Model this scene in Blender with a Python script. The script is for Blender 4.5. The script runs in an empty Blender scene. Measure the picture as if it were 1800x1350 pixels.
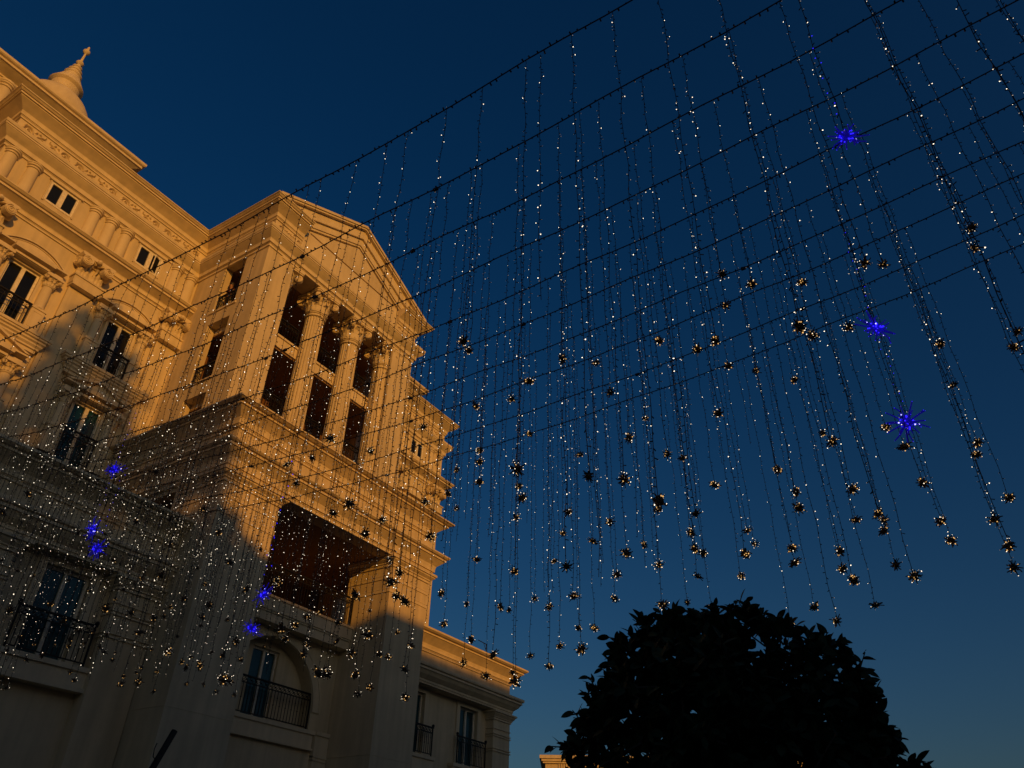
import bpy, bmesh, math, random
from mathutils import Vector, Matrix

random.seed(11)
S = bpy.context.scene
COL = S.collection
R = math.radians

# ------------------------------------------------------------------ camera
cam_d = bpy.data.cameras.new('camera')
cam = bpy.data.objects.new('camera', cam_d)
COL.objects.link(cam)
A, E, RO = 0.57806725, 0.606584167, 0.02837102
fwd = Vector((math.cos(A) * math.cos(E), math.sin(A) * math.cos(E), math.sin(E)))
r0 = Vector((math.sin(A), -math.cos(A), 0))
u0 = r0.cross(fwd)
rt = r0 * math.cos(RO) + u0 * math.sin(RO)
up = -r0 * math.sin(RO) + u0 * math.cos(RO)
cam.matrix_world = Matrix((rt, up, -fwd)).transposed().to_4x4()
cam_d.sensor_width = 36
cam_d.lens = 36 * 1339.288 / 1800
cam_d.clip_start = 0.05
cam_d.clip_end = 3000
S.camera = cam

# ------------------------------------------------------------------ sky, sun, exposure
SUN_AZ, SUN_EL = 24.0, 11.0          # sun stands behind and to the left of the viewer, close to setting
world = bpy.data.worlds.new('World')
S.world = world
world.use_nodes = True
nt = world.node_tree
bg = nt.nodes['Background']
sky = nt.nodes.new('ShaderNodeTexSky')
sky.sky_type = 'NISHITA'
sky.sun_disc = False
sky.sun_elevation = R(7.0)
sky.sun_rotation = R(180 + SUN_AZ)
sky.altitude = 0
sky.air_density = 1.0
sky.dust_density = 3.0
sky.ozone_density = 3.0
hs = nt.nodes.new('ShaderNodeHueSaturation')
hs.inputs['Saturation'].default_value = 1.27
hs.inputs['Hue'].default_value = 0.510
hs.inputs['Value'].default_value = 1.12
nt.links.new(sky.outputs[0], hs.inputs['Color'])
nt.links.new(hs.outputs[0], bg.inputs[0])
bg.inputs[1].default_value = 0.071

sun_d = bpy.data.lights.new('sun', 'SUN')
sun = bpy.data.objects.new('sun', sun_d)
COL.objects.link(sun)
sd = Vector((math.sin(R(SUN_AZ)) * math.cos(R(SUN_EL)), math.cos(R(SUN_AZ)) * math.cos(R(SUN_EL)), -math.sin(R(SUN_EL))))
sun.rotation_euler = sd.to_track_quat('-Z', 'Y').to_euler()
sun.location = (-30, -40, 40)
sun_d.energy = 3.2
sun_d.angle = R(0.53)
sun_d.color = (1.0, 0.42, 0.05)

S.view_settings.view_transform = 'Standard'
S.view_settings.look = 'None'
S.view_settings.gamma = 1
S.view_settings.exposure = -0.6
S.view_settings.use_curve_mapping = False
S.cycles.sample_clamp_indirect = 2.0
S.cycles.max_bounces = 8
S.cycles.diffuse_bounces = 4
S.cycles.caustics_reflective = False
S.cycles.caustics_refractive = False

# ------------------------------------------------------------------ materials
def new_mat(name):
    m = bpy.data.materials.new(name)
    m.use_nodes = True
    return m, m.node_tree.nodes, m.node_tree.links, m.node_tree.nodes['Principled BSDF']

def plaster(name, col, var=0.14, scale=0.7, bump=0.2, rough=0.85, streak=0.2):
    m, n, l, b = new_mat(name)
    tc = n.new('ShaderNodeTexCoord')
    geo = n.new('ShaderNodeNewGeometry')
    nz = n.new('ShaderNodeTexNoise'); nz.inputs['Scale'].default_value = scale; nz.inputs['Detail'].default_value = 8
    nz.inputs['Roughness'].default_value = 0.65
    l.new(geo.outputs['Position'], nz.inputs['Vector'])
    # rain streaks: noise stretched along the height
    mp = n.new('ShaderNodeMapping'); mp.inputs['Scale'].default_value = (2.2, 2.2, 0.12)
    l.new(geo.outputs['Position'], mp.inputs['Vector'])
    st = n.new('ShaderNodeTexNoise'); st.inputs['Scale'].default_value = 1.6; st.inputs['Detail'].default_value = 5
    l.new(mp.outputs[0], st.inputs['Vector'])
    r1 = n.new('ShaderNodeMapRange'); r1.inputs[1].default_value = 0.3; r1.inputs[2].default_value = 0.7
    r1.inputs[3].default_value = 1 - var; r1.inputs[4].default_value = 1 + var * 0.6
    l.new(nz.outputs[0], r1.inputs[0])
    r2 = n.new('ShaderNodeMapRange'); r2.inputs[1].default_value = 0.35; r2.inputs[2].default_value = 0.7
    r2.inputs[3].default_value = 1.0; r2.inputs[4].default_value = 1 - streak
    l.new(st.outputs[0], r2.inputs[0])
    mu = n.new('ShaderNodeMath'); mu.operation = 'MULTIPLY'
    l.new(r1.outputs[0], mu.inputs[0]); l.new(r2.outputs[0], mu.inputs[1])
    vm = n.new('ShaderNodeVectorMath'); vm.operation = 'SCALE'
    vm.inputs[0].default_value = col
    l.new(mu.outputs[0], vm.inputs['Scale'])
    l.new(vm.outputs[0], b.inputs['Base Color'])
    b.inputs['Roughness'].default_value = rough
    b.inputs['Specular IOR Level'].default_value = 0.25
    fn = n.new('ShaderNodeTexNoise'); fn.inputs['Scale'].default_value = 45; fn.inputs['Detail'].default_value = 4
    l.new(geo.outputs['Position'], fn.inputs['Vector'])
    bp = n.new('ShaderNodeBump'); bp.inputs['Strength'].default_value = bump; bp.inputs['Distance'].default_value = 0.01
    l.new(fn.outputs[0], bp.inputs['Height']); l.new(bp.outputs[0], b.inputs['Normal'])
    return m

def plain(name, col, rough=0.6, metal=0.0, spec=0.4, var=0.15, scale=12):
    m, n, l, b = new_mat(name)
    geo = n.new('ShaderNodeNewGeometry')
    nz = n.new('ShaderNodeTexNoise'); nz.inputs['Scale'].default_value = scale; nz.inputs['Detail'].default_value = 3
    l.new(geo.outputs['Position'], nz.inputs['Vector'])
    mr = n.new('ShaderNodeMapRange'); mr.inputs[1].default_value = 0.3; mr.inputs[2].default_value = 0.7
    mr.inputs[3].default_value = 1 - var; mr.inputs[4].default_value = 1 + var
    l.new(nz.outputs[0], mr.inputs[0])
    vm = n.new('ShaderNodeVectorMath'); vm.operation = 'SCALE'; vm.inputs[0].default_value = col
    l.new(mr.outputs[0], vm.inputs['Scale']); l.new(vm.outputs[0], b.inputs['Base Color'])
    b.inputs['Roughness'].default_value = rough
    b.inputs['Metallic'].default_value = metal
    b.inputs['Specular IOR Level'].default_value = spec
    return m

def lamp_mat(name, col, strength):
    m, n, l, b = new_mat(name)
    b.inputs['Base Color'].default_value = (*col, 1)
    b.inputs['Emission Color'].default_value = (*col, 1)
    b.inputs['Emission Strength'].default_value = strength
    try:
        m.cycles.emission_sampling = 'NONE'
    except Exception:
        pass
    return m

M = {}
M['wall'] = plaster('cream_plaster', (0.68, 0.56, 0.36))
M['trim'] = plaster('cream_trim', (0.71, 0.59, 0.39), var=0.07, scale=1.3, streak=0.16)
M['orn'] = plaster('cream_ornament', (0.70, 0.58, 0.38), var=0.05, scale=3, bump=0.05, streak=0.05)
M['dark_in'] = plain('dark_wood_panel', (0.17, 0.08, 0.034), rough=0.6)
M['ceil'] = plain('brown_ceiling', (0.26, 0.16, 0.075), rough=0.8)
M['frame'] = plain('cream_window_frame', (0.76, 0.69, 0.55), rough=0.5)
M['white'] = plain('white_sash', (0.8, 0.78, 0.74), rough=0.4)
M['glass'] = plain('dark_window_glass', (0.010, 0.012, 0.012), rough=0.08, spec=0.32, var=0.3, scale=0.6)
M['teal'] = plain('teal_window_glass', (0.012, 0.055, 0.062), rough=0.12, spec=0.5, var=0.35, scale=0.8)
M['iron'] = plain('black_iron', (0.012, 0.011, 0.010), rough=0.55, metal=0.3)
M['roof'] = plain('grey_roofing', (0.22, 0.20, 0.18), rough=0.9)
M['wire'] = plain('dark_wire', (0.014, 0.012, 0.012), rough=0.5)
M['twig'] = plain('dark_brown_tube', (0.075, 0.042, 0.018), rough=0.5)
M['bluetwig'] = lamp_mat('glowing_blue_rod', (0.02, 0.012, 0.75), 0.20)
M['led'] = lamp_mat('warm_white_led', (1.0, 0.84, 0.62), 4.0)
M['led_dim'] = lamp_mat('warm_white_led_aside', (0.95, 0.83, 0.68), 0.6)
M['core_glow'] = lamp_mat('golden_core_glow', (1.0, 0.55, 0.17), 1.6)  # emissive gold added on ornament cores to imitate their warm glow
M['led_blue'] = lamp_mat('blue_led', (0.03, 0.015, 1.0), 2.0)
M['led_blue_hot'] = lamp_mat('pale_blue_led', (0.45, 0.42, 1.0), 4.0)
M['leaf'] = plain('dark_green_leaf', (0.03, 0.045, 0.02), rough=0.7, spec=0.1, var=0.35, scale=5)
M['bark'] = plain('brown_bark', (0.07, 0.05, 0.035), rough=0.9)
M['pave'] = plaster('grey_paving', (0.09, 0.085, 0.08), var=0.25, scale=2)
M['skin'] = plain('brown_skin', (0.32, 0.16, 0.09), rough=0.5, var=0.05)
M['cloth'] = plain('dark_red_cloth', (0.09, 0.025, 0.018), rough=0.8)
M['hair'] = plain('black_hair', (0.012, 0.01, 0.009), rough=0.5)

# ------------------------------------------------------------------ builders
WL = {}
def empty(name, loc, label=None, cat=None, group=None):
    o = bpy.data.objects.new(name, None)
    o.empty_display_size = 0.3
    COL.objects.link(o)
    o.location = loc
    WL[o] = Vector(loc)
    tag(o, label, cat, group)
    return o

def tag(o, label=None, cat=None, group=None, kind=None):
    if label: o['label'] = label
    if cat: o['category'] = cat
    if group: o['group'] = group
    if kind: o['kind'] = kind
    return o

class MB:
    def __init__(self):
        self.v = []; self.f = []; self.mi = []; self.cur = 0
    def add(self, vs, fs):
        b = len(self.v)
        self.v.extend(vs)
        for f in fs:
            self.f.append(tuple(b + i for i in f)); self.mi.append(self.cur)
        return self
    def quad(self, a, b, c, d):
        return self.add([a, b, c, d], [(0, 1, 2, 3)])
    def box(self, x0, x1, y0, y1, z0, z1):
        vs = [(x, y, z) for z in (z0, z1) for y in (y0, y1) for x in (x0, x1)]
        return self.add(vs, [(0, 1, 3, 2), (4, 6, 7, 5), (0, 4, 5, 1), (2, 3, 7, 6), (0, 2, 6, 4), (1, 5, 7, 3)])
    def prism_y(self, poly, y0, y1):
        n = len(poly)
        vs = [(x, y0, z) for x, z in poly] + [(x, y1, z) for x, z in poly]
        fs = [tuple(range(n)), tuple(range(2 * n - 1, n - 1, -1))]
        fs += [(i, (i + 1) % n, n + (i + 1) % n, n + i) for i in range(n)]
        return self.add(vs, fs)
    def sweep(self, path, prof, caps=True, cap_back=-0.05):
        pts = [Vector(p) for p in path]
        n = len(pts); offs = []
        for i in range(n):
            ns = []
            if i > 0:
                d = (pts[i] - pts[i - 1]).normalized(); ns.append(Vector((d.y, -d.x)))
            if i < n - 1:
                d = (pts[i + 1] - pts[i]).normalized(); ns.append(Vector((d.y, -d.x)))
            if len(ns) == 1: offs.append(ns[0])
            else: offs.append((ns[0] + ns[1]) / (1 + ns[0].dot(ns[1])))
        k = len(prof); vs = []
        for i in range(n):
            for p, z in prof:
                q = pts[i] + offs[i] * p
                vs.append((q.x, q.y, z))
        fs = [(i * k + j, (i + 1) * k + j, (i + 1) * k + j + 1, i * k + j + 1) for i in range(n - 1) for j in range(k - 1)]
        self.add(vs, fs)
        if caps:
            for i in (0, n - 1):
                vs = []
                for p, z in [(cap_back, prof[0][1])] + list(prof) + [(cap_back, prof[-1][1])]:
                    q = pts[i] + offs[i] * p
                    vs.append((q.x, q.y, z))
                self.add(vs, [tuple(range(len(vs)))])
        return self
    def lathe(self, prof, c, n=24, a0=0.0, a1=2 * math.pi, flute=0, fd=0.0):
        full = abs(a1 - a0 - 2 * math.pi) < 1e-6
        m = n if full else n + 1
        vs = []
        for r, z in prof:
            for i in range(m):
                a = a0 + (a1 - a0) * i / n
                rr = r
                if flute: rr = r * (1 - fd * max(0.0, math.cos(a * flute)) ** 0.7)
                vs.append((c[0] + rr * math.cos(a), c[1] + rr * math.sin(a), c[2] + z))
        fs = []
        for j in range(len(prof) - 1):
            for i in range(n):
                i2 = (i + 1) % m
                fs.append((j * m + i, j * m + i2, (j + 1) * m + i2, (j + 1) * m + i))
        return self.add(vs, fs)
    def ptube(self, pts, r, n=6, cap=True):
        pts = [Vector(p) for p in pts]
        rs = r if isinstance(r, (list, tuple)) else [r] * len(pts)
        vs = []; pu = None
        for i, p in enumerate(pts):
            d = (pts[min(i + 1, len(pts) - 1)] - pts[max(i - 1, 0)])
            if d.length < 1e-9: d = Vector((0, 0, 1))
            d.normalize()
            if pu is None:
                pu = d.orthogonal().normalized()
            else:
                pu = (pu - d * pu.dot(d))
                pu = pu.normalized() if pu.length > 1e-6 else d.orthogonal().normalized()
            w = d.cross(pu)
            for j in range(n):
                a = 2 * math.pi * j / n
                q = p + (pu * math.cos(a) + w * math.sin(a)) * rs[i]
                vs.append(tuple(q))
        fs = [(i * n + j, i * n + (j + 1) % n, (i + 1) * n + (j + 1) % n, (i + 1) * n + j) for i in range(len(pts) - 1) for j in range(n)]
        if cap:
            fs.append(tuple(range(n - 1, -1, -1))); fs.append(tuple((len(pts) - 1) * n + j for j in range(n)))
        return self.add(vs, fs)
    def octa(self, c, r, stretch=1.0):
        x, y, z = c
        vs = [(x + r, y, z), (x - r, y, z), (x, y + r, z), (x, y - r, z), (x, y, z + r * stretch), (x, y, z - r * stretch)]
        return self.add(vs, [(0, 2, 4), (2, 1, 4), (1, 3, 4), (3, 0, 4), (2, 0, 5), (1, 2, 5), (3, 1, 5), (0, 3, 5)])
    def ball(self, c, r, n=8, m=5):
        prof = [(max(1e-4, r * math.sin(math.pi * i / m)), -r * math.cos(math.pi * i / m)) for i in range(m + 1)]
        return self.lathe(prof, c, n)
    def wall(self, o, u, nrm, U, V, holes=(), thick=0.3, back=True):
        """sheet in the plane o + u*s + z*t with rectangular openings, reveals and a back face"""
        o = Vector(o); u = Vector(u); nrm = Vector(nrm); z = Vector((0, 0, 1))
        us = sorted({0.0, U} | {h[0] for h in holes} | {h[1] for h in holes})
        vsn = sorted({0.0, V} | {h[2] for h in holes} | {h[3] for h in holes})
        us = [x for x in us if 0 <= x <= U]; vsn = [x for x in vsn if 0 <= x <= V]
        P = lambda s, t, d: tuple(o + u * s + z * t - nrm * d)
        for a, b in zip(us, us[1:]):
            for c, d in zip(vsn, vsn[1:]):
                mu, mv = (a + b) / 2, (c + d) / 2
                if any(h[0] < mu < h[1] and h[2] < mv < h[3] for h in holes): continue
                self.quad(P(a, c, 0), P(b, c, 0), P(b, d, 0), P(a, d, 0))
                if back: self.quad(P(a, c, thick), P(b, c, thick), P(b, d, thick), P(a, d, thick))
        for a, b, c, d in holes:
            self.quad(P(a, c, 0), P(a, d, 0), P(a, d, thick), P(a, c, thick))
            self.quad(P(b, c, 0), P(b, d, 0), P(b, d, thick), P(b, c, thick))
            self.quad(P(a, c, 0), P(b, c, 0), P(b, c, thick), P(a, c, thick))
            self.quad(P(a, d, 0), P(b, d, 0), P(b, d, thick), P(a, d, thick))
        return self
    def mesh(self, name, mats, smooth=False, origin=(0, 0, 0)):
        me = bpy.data.meshes.new(name)
        ox, oy, oz = origin
        me.from_pydata([(x - ox, y - oy, z - oz) for x, y, z in self.v], [], self.f)
        for mm in (mats if isinstance(mats, (list, tuple)) else [mats]):
            me.materials.append(mm)
        if any(self.mi): me.polygons.foreach_set('material_index', self.mi)
        if smooth: me.polygons.foreach_set('use_smooth', [True] * len(me.polygons))
        me.update()
        return me
    def build(self, name, mats, parent=None, origin=None, kind=None, smooth=False):
        if origin is None:
            if parent is not None: origin = WL[parent]
            else: origin = (0, 0, 0)
        me = self.mesh(name, mats, smooth, origin)
        return place(name, me, origin, parent, kind)

def place(name, me, loc, parent=None, kind=None, rot=None, scale=None):
    o = bpy.data.objects.new(name, me)
    COL.objects.link(o)
    WL[o] = Vector(loc)
    if parent is not None:
        o.parent = parent
        o.location = Vector(loc) - WL[parent]
    else:
        o.location = loc
    if rot is not None: o.rotation_euler = rot
    if scale is not None: o.scale = scale
    if kind: o['kind'] = kind
    return o

def shade_auto(o, ang=40):
    me = o.data
    me.polygons.foreach_set('use_smooth', [True] * len(me.polygons))
    try:
        me.set_sharp_from_angle(angle=R(ang))
    except Exception:
        pass
    return o

G0 = -1.6                       # ground level; the eye stands at 0
CX = 17.38                      # axis of the portico
# ------------------------------------------------------------------ ground
MB().quad((-900, -900, G0), (900, -900, G0), (900, 900, G0), (-900, 900, G0)).build('ground', M['pave'], kind='structure')

# ================================================================== the palace
B = empty('palace_hotel', (CX, 22, G0), 'cream classical palace with pedimented columned portico, upper storeys lit orange', 'building')
YM, YP, YB, YL = 24.25, 20.0, 18.2, 19.67      # main wall, portico front, base front, low block frieze
XA, XB = 4.7, 2 * CX - 4.7                     # ends of the main wall
PX0, PX1 = 12.88, 21.88                        # portico
BX0, BX1 = 12.43, 22.33                        # its base

# ---- profiles (projection, height)
ENT_LOW = [(-.04, 21.36), (.05, 21.36), (.05, 21.47), (.075, 21.47), (.075, 21.49), (.13, 21.50), (.13, 21.62), (.14, 21.68), (.27, 21.79), (.37, 21.89),
           (.37, 21.92), (.40, 21.92), (.40, 21.985), (.375, 21.99), (.375, 22.005), (.41, 22.01), (.43, 22.10), (.43, 22.13), (.02, 22.16), (-.04, 22.16)]
ENT_FRZ = [(-.04, 22.14), (.02, 22.14), (.02, 22.84), (-.04, 22.84)]
ENT_TOP = [(-.04, 22.83), (.07, 22.83), (.07, 22.90), (.09, 22.905), (.09, 22.93), (.125, 22.94), (.125, 23.03), (.14, 23.11), (.31, 23.24), (.47, 23.35),
           (.47, 23.39), (.53, 23.39), (.53, 23.455), (.50, 23.46), (.50, 23.475), (.56, 23.48), (.61, 23.53), (.65, 23.55), (.65, 23.59), (-.04, 23.62)]
def cornice(z0, z1, pm=.60, soff=.10):
    h = z1 - z0
    return [(-.04, z0), (.05, z0), (.05, z0 + .11 * h), (.07, z0 + .115 * h), (.07, z0 + .15 * h), (.12, z0 + .16 * h), (.12, z0 + .36 * h), (.14, z0 + .42 * h),
            (pm * .5, z0 + .55 * h), (pm * .70, z0 + .64 * h), (pm * .70, z0 + .66 * h), (pm * .80, z0 + .66 * h), (pm * .80, z0 + .78 * h), (pm * .76, z0 + .79 * h),
            (pm * .76, z0 + .82 * h), (pm * .88, z0 + .83 * h), (pm * .96, z0 + .90 * h), (pm, z0 + .93 * h), (pm, z0 + .99 * h), (-.04, z1 + .02)]

# ---- main block: wall with its window openings
wz_at = (20.36, 21.28)
wz_up = (15.2, 17.5)
wz_lo = (11.7, 13.92)
BAYS = [7.0, 10.66, 2 * CX - 10.66, 2 * CX - 7.0]
holes = []
for cx in BAYS:
    holes.append((cx - .53 - XA, cx + .53 - XA, wz_at[0] - G0, wz_at[1] - G0))
    holes.append((cx - .52 - XA, cx + .52 - XA, wz_up[0] - G0, wz_up[1] - G0))
    holes.append((cx - .52 - XA, cx + .52 - XA, wz_lo[0] - G0, wz_lo[1] - G0))
m = MB().wall((XA, YM, G0), (1, 0, 0), (0, -1, 0), XB - XA, 23.5 - G0, holes, thick=.35, back=False)
m.quad((XA, YM, G0), (XA, 40, G0), (XA, 40, 23.5), (XA, YM, 23.5))
m.quad((XB, YM, G0), (XB, 40, G0), (XB, 40, 23.5), (XB, YM, 23.5))
m.quad((XA, 40, G0), (XB, 40, G0), (XB, 40, 23.5), (XA, 40, 23.5))
m.build('main_wall', M['wall'], B)
MB().box(XA, XB, YM, 40, 23.45, 23.58).build('flat_roof', M['roof'], B)

path_m = [(XA, 33), (XA, YM), (PX0, YM), (PX0, YP), (PX1, YP), (PX1, YM), (XB, YM), (XB, 33)]
MB().sweep(path_m, ENT_LOW).build('architrave_cornice', M['trim'], B)
for pp in ([(XA, 33), (XA, YM), (PX0, YM), (PX0, YP), (14.27, YP)], [(2 * CX - 14.27, YP), (PX1, YP), (PX1, YM), (XB, YM), (XB, 33)]):
    MB().sweep(pp, ENT_FRZ).build('frieze_band', M['trim'], B)
    MB().sweep(pp, ENT_TOP).build('crown_cornice', M['trim'], B)
# attic floor cornice, broken by the portico
CB = cornice(19.08, 19.71, .60)
for pp in ([(XA, 33), (XA, YM), (PX0 + .05, YM)], [(PX1 - .05, YM), (XB, YM), (XB, 33)]):
    MB().sweep(pp, CB).build('attic_cornice', M['trim'], B)

# ---- carved scroll frieze
def spiral(c, r0, r1, turns, a0=0, n=22, sgn=1):
    return [(c[0] + (r0 + (r1 - r0) * i / n) * math.cos(a0 + sgn * 2 * math.pi * turns * i / n),
             c[1],
             c[2] + (r0 + (r1 - r0) * i / n) * math.sin(a0 + sgn * 2 * math.pi * turns * i / n)) for i in range(n + 1)]
def blob(m, c, rx, rz, ry=.03, ang=0, n=7):
    ca, sa = math.cos(ang), math.sin(ang)
    vs = [(c[0], c[1] - ry, c[2])]
    for i in range(n):
        a = 2 * math.pi * i / n
        x, z = rx * math.cos(a), rz * math.sin(a)
        vs.append((c[0] + x * ca - z * sa, c[1], c[2] + x * sa + z * ca))
    m.add(vs, [(0, 1 + i, 1 + (i + 1) % n) for i in range(n)])
m = MB()
m.ptube(spiral((-.18, -.012, .02), .21, .03, 1.7, a0=3.6, sgn=-1), [.032] * 17 + [.026] * 6, 5)
blob(m, (-.18, -.01, .02), .05, .05, .05)
m.ptube(spiral((.22, -.012, -.07), .13, .03, 1.3, a0=.4), .024, 5)
m.ptube([(-.36, -.01, -.14), (-.2, -.012, -.23), (.02, -.012, -.17), (.14, -.012, .0), (.3, -.012, .12), (.42, -.01, .16)], [.02, .028, .03, .028, .024, .015], 5)
for c, rx, rz, a in (((.07, 0, .17), .085, .035, .7), ((.2, 0, .2), .07, .03, -.3), ((.33, 0, .02), .08, .03, -.9), ((.05, 0, -.02), .06, .03, 1.2), ((-.33, 0, .2), .07, .03, .5),
                     ((.36, 0, -.19), .08, .032, .3), ((.0, 0, -.24), .06, .025, -.2), ((.4, 0, .22), .05, .03, 1.1)):
    blob(m, c, rx, rz, .045, a)
scroll_me = m.mesh('frieze_scroll', M['orn'], smooth=False)
def scrolls(xs, y, z=22.49, sc=1.0, flip=False):
    for i, x in enumerate(xs):
        place('frieze_scroll', scroll_me, (x, y, z), B, scale=(-sc if (i % 2) ^ flip else sc, 2.2, sc * .98))
scrolls([XA + .55 + .98 * i for i in range(8)], YM - .02)
scrolls([XB - .55 - .98 * i for i in range(8)], YM - .02, flip=True)
scrolls([13.3, 13.95], YP - .02, sc=.72); scrolls([2 * CX - 13.95, 2 * CX - 13.3], YP - .02, sc=.72)

# ---- windows
def window(cx, y, z0, z1, w, parent=B, glass='glass', transom=None, fw=.07, mull=.09, inset=.10, open_sash=False):
    yf = y + inset
    m = MB()
    x0, x1 = cx - w / 2, cx + w / 2
    m.box(x0 - .02, x0 + fw, yf, yf + .09, z0, z1); m.box(x1 - fw, x1 + .02, yf, yf + .09, z0, z1)
    m.box(x0 + fw, x1 - fw, yf, yf + .09, z1 - fw, z1 + .02); m.box(x0 + fw, x1 - fw, yf, yf + .09, z0 - .02, z0 + fw * .8)
    m.box(cx - mull / 2, cx + mull / 2, yf - .012, yf + .09, z0 + fw * .8, z1 - fw)
    if transom:
        m.box(x0 + fw, cx - mull / 2, yf + .005, yf + .08, transom - .03, transom + .03); m.box(cx + mull / 2, x1 - fw, yf + .005, yf + .08, transom - .03, transom + .03)
    wd = m.build('window', M['frame'], parent)
    for a, b in ((x0 + fw, cx - mull / 2), (cx + mull / 2, x1 - fw)):
        MB().box(a - .005, b + .005, yf + .05, yf + .07, z0 + fw * .8 - .01, z1 - fw + .005).build('pane', M[glass], wd)
    MB().quad((x0 - .02, yf + .085, z0 - .02), (x1 + .02, yf + .085, z0 - .02), (x1 + .02, yf + .085, z1 + .02), (x0 - .02, yf + .085, z1 + .02)).build('lining', M['dark_in'], wd)
    if open_sash:
        a, b = cx + mull / 2 + .01, x1 - fw
        zt, zb = z1 - fw - .01, z0 + .05
        m = MB(); t = .028
        ca, sa = math.cos(R(28)), math.sin(R(28))
        def seg(u0, u1, v0, v1):
            P = lambda u, v, d: (b - u * ca - d * sa, yf + .04 - u * sa + d * ca, v)
            vs = [P(u, v, d) for v in (v0, v1) for d in (0, .03) for u in (u0, u1)]
            m.add(vs, [(0, 1, 3, 2), (4, 6, 7, 5), (0, 4, 5, 1), (2, 3, 7, 6), (0, 2, 6, 4), (1, 5, 7, 3)])
        L = b - a
        seg(0, L, zt - t, zt); seg(0, L, zb, zb + t); seg(0, t, zb + t, zt - t); seg(L - t, L, zb + t, zt - t)
        m.build('open_sash', M['white'], wd)
    return wd

# ---- wrought iron railings
def railing(p0, p1, z0, z1, gap=.115, curl=True, parent=B, knob=False):
    p0 = Vector((p0[0], p0[1], 0)); p1 = Vector((p1[0], p1[1], 0))
    L = (p1 - p0).length; d = (p1 - p0) / L; nn = Vector((d.y, -d.x, 0))
    def bar(m, s0, s1, t0, t1, th):
        vs = []
        for t in (t0, t1):
            for q in (-th / 2, th / 2):
                for s in (s0, s1):
                    v = p0 + d * s + nn * q
                    vs.append((v.x, v.y, t))
        m.add(vs, [(0, 1, 3, 2), (4, 6, 7, 5), (0, 4, 5, 1), (2, 3, 7, 6), (0, 2, 6, 4), (1, 5, 7, 3)])
    m = MB()
    bar(m, -.03, L + .03, z1 - .045, z1, .07)
    bar(m, 0, L, z1 - .235, z1 - .205, .03)
    bar(m, 0, L, z0 + .05, z0 + .08, .03)
    for s in (0, L - .04):
        bar(m, s, s + .04, z0, z1 - .045, .04)
    r = m.build('balcony_railing', M['iron'], parent)
    m = MB(); n = max(2, int(L / gap))
    for i in range(1, n):
        s = L * i / n
        bar(m, s - .008, s + .008, z0 + .08, z1 - .235, .016)
        v = p0 + d * s
        if i % 2: m.ball((v.x, v.y, z0 + (z1 - z0) * .42), .026, 6, 4)
        else: m.ball((v.x, v.y, z0 + (z1 - z0) * .62), .022, 6, 4)
    m.build('balusters', M['iron'], r, kind='stuff')
    m = MB(); k = max(2, int(L / .2))
    for i in range(k):
        s = L * (i + .5) / k
        pts = []
        for q in range(11):
            a = 2 * math.pi * q / 10
            v = p0 + d * (s + .072 * math.cos(a))
            pts.append((v.x, v.y, z1 - .125 + .068 * math.sin(a)))
        m.ptube(pts, .009, 4, cap=False)
        v0 = p0 + d * (s - .09); v1 = p0 + d * (s + .09)
        m.ptube([(v0.x, v0.y, z1 - .2), (v1.x, v1.y, z1 - .05)], .008, 4)
        v = p0 + d * (s + .1); m.ball((v.x, v.y, z1 - .125), .028, 6, 4)
    m.build('scrollwork', M['iron'], r, kind='stuff')
    if knob:
        for s in (0, L):
            v = p0 + d * s
            MB().ball((v.x, v.y, z1 + .05), .06, 8, 6).build('knob', M['iron'], r)
    return r

# ---- capitals
def leaf_fan(m, cx, cy, z0, h, r0, r1, n, a_off=0.0, w=.5, curl=.08, a_range=2 * math.pi):
    for i in range(n):
        a = a_off + a_range * i / n
        pts = []
        for t in (0, .35, .7, .92, 1.0):
            rr = r0 + (r1 - r0) * t * t + (curl if t > .9 else 0)
            zz = z0 + h * min(t, .93) - (h * .10 if t == 1.0 else 0)
            wd = r0 * w * (1 - .55 * t * t) * (.25 if t == 1.0 else 1)
            pts.append((rr, zz, wd))
        vs = []
        for rr, zz, wd in pts:
            for q, o in ((-1, 0), (0, .035), (1, 0)):
                x = (rr + o) * math.cos(a) - q * wd * math.sin(a)
                y = (rr + o) * math.sin(a) + q * wd * math.cos(a)
                vs.append((cx + x, cy + y, zz))
        fs = []
        for j in range(len(pts) - 1):
            for q in range(2):
                fs.append((j * 3 + q, j * 3 + q + 1, (j + 1) * 3 + q + 1, (j + 1) * 3 + q))
        m.add(vs, fs)
def volute(m, c, r, ang, th=.12):
    """scroll disc with a raised spiral; ang turns it about the vertical, face towards -y at 0"""
    ca, sa = math.cos(ang), math.sin(ang)
    T = lambda x, y, z: (c[0] + x * ca - y * sa, c[1] + x * sa + y * ca, c[2] + z)
    n = 16
    vs = []
    for y in (-th / 2, th / 2):
        for i in range(n):
            a = 2 * math.pi * i / n
            vs.append(T(r * .92 * math.cos(a), y, r * .92 * math.sin(a)))
    m.add(vs, [tuple(range(n)), tuple(range(2 * n - 1, n - 1, -1))] + [(i, (i + 1) % n, n + (i + 1) % n, n + i) for i in range(n)])
    for side in (-1, 1):
        pts = [T(x, side * (th / 2 + .008), z) for x, _, z in spiral((0, 0, 0), r * .88, r * .12, 2.2, a0=math.pi / 2, n=30, sgn=1)]
        m.ptube(pts, r * .115, 5)
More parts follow.
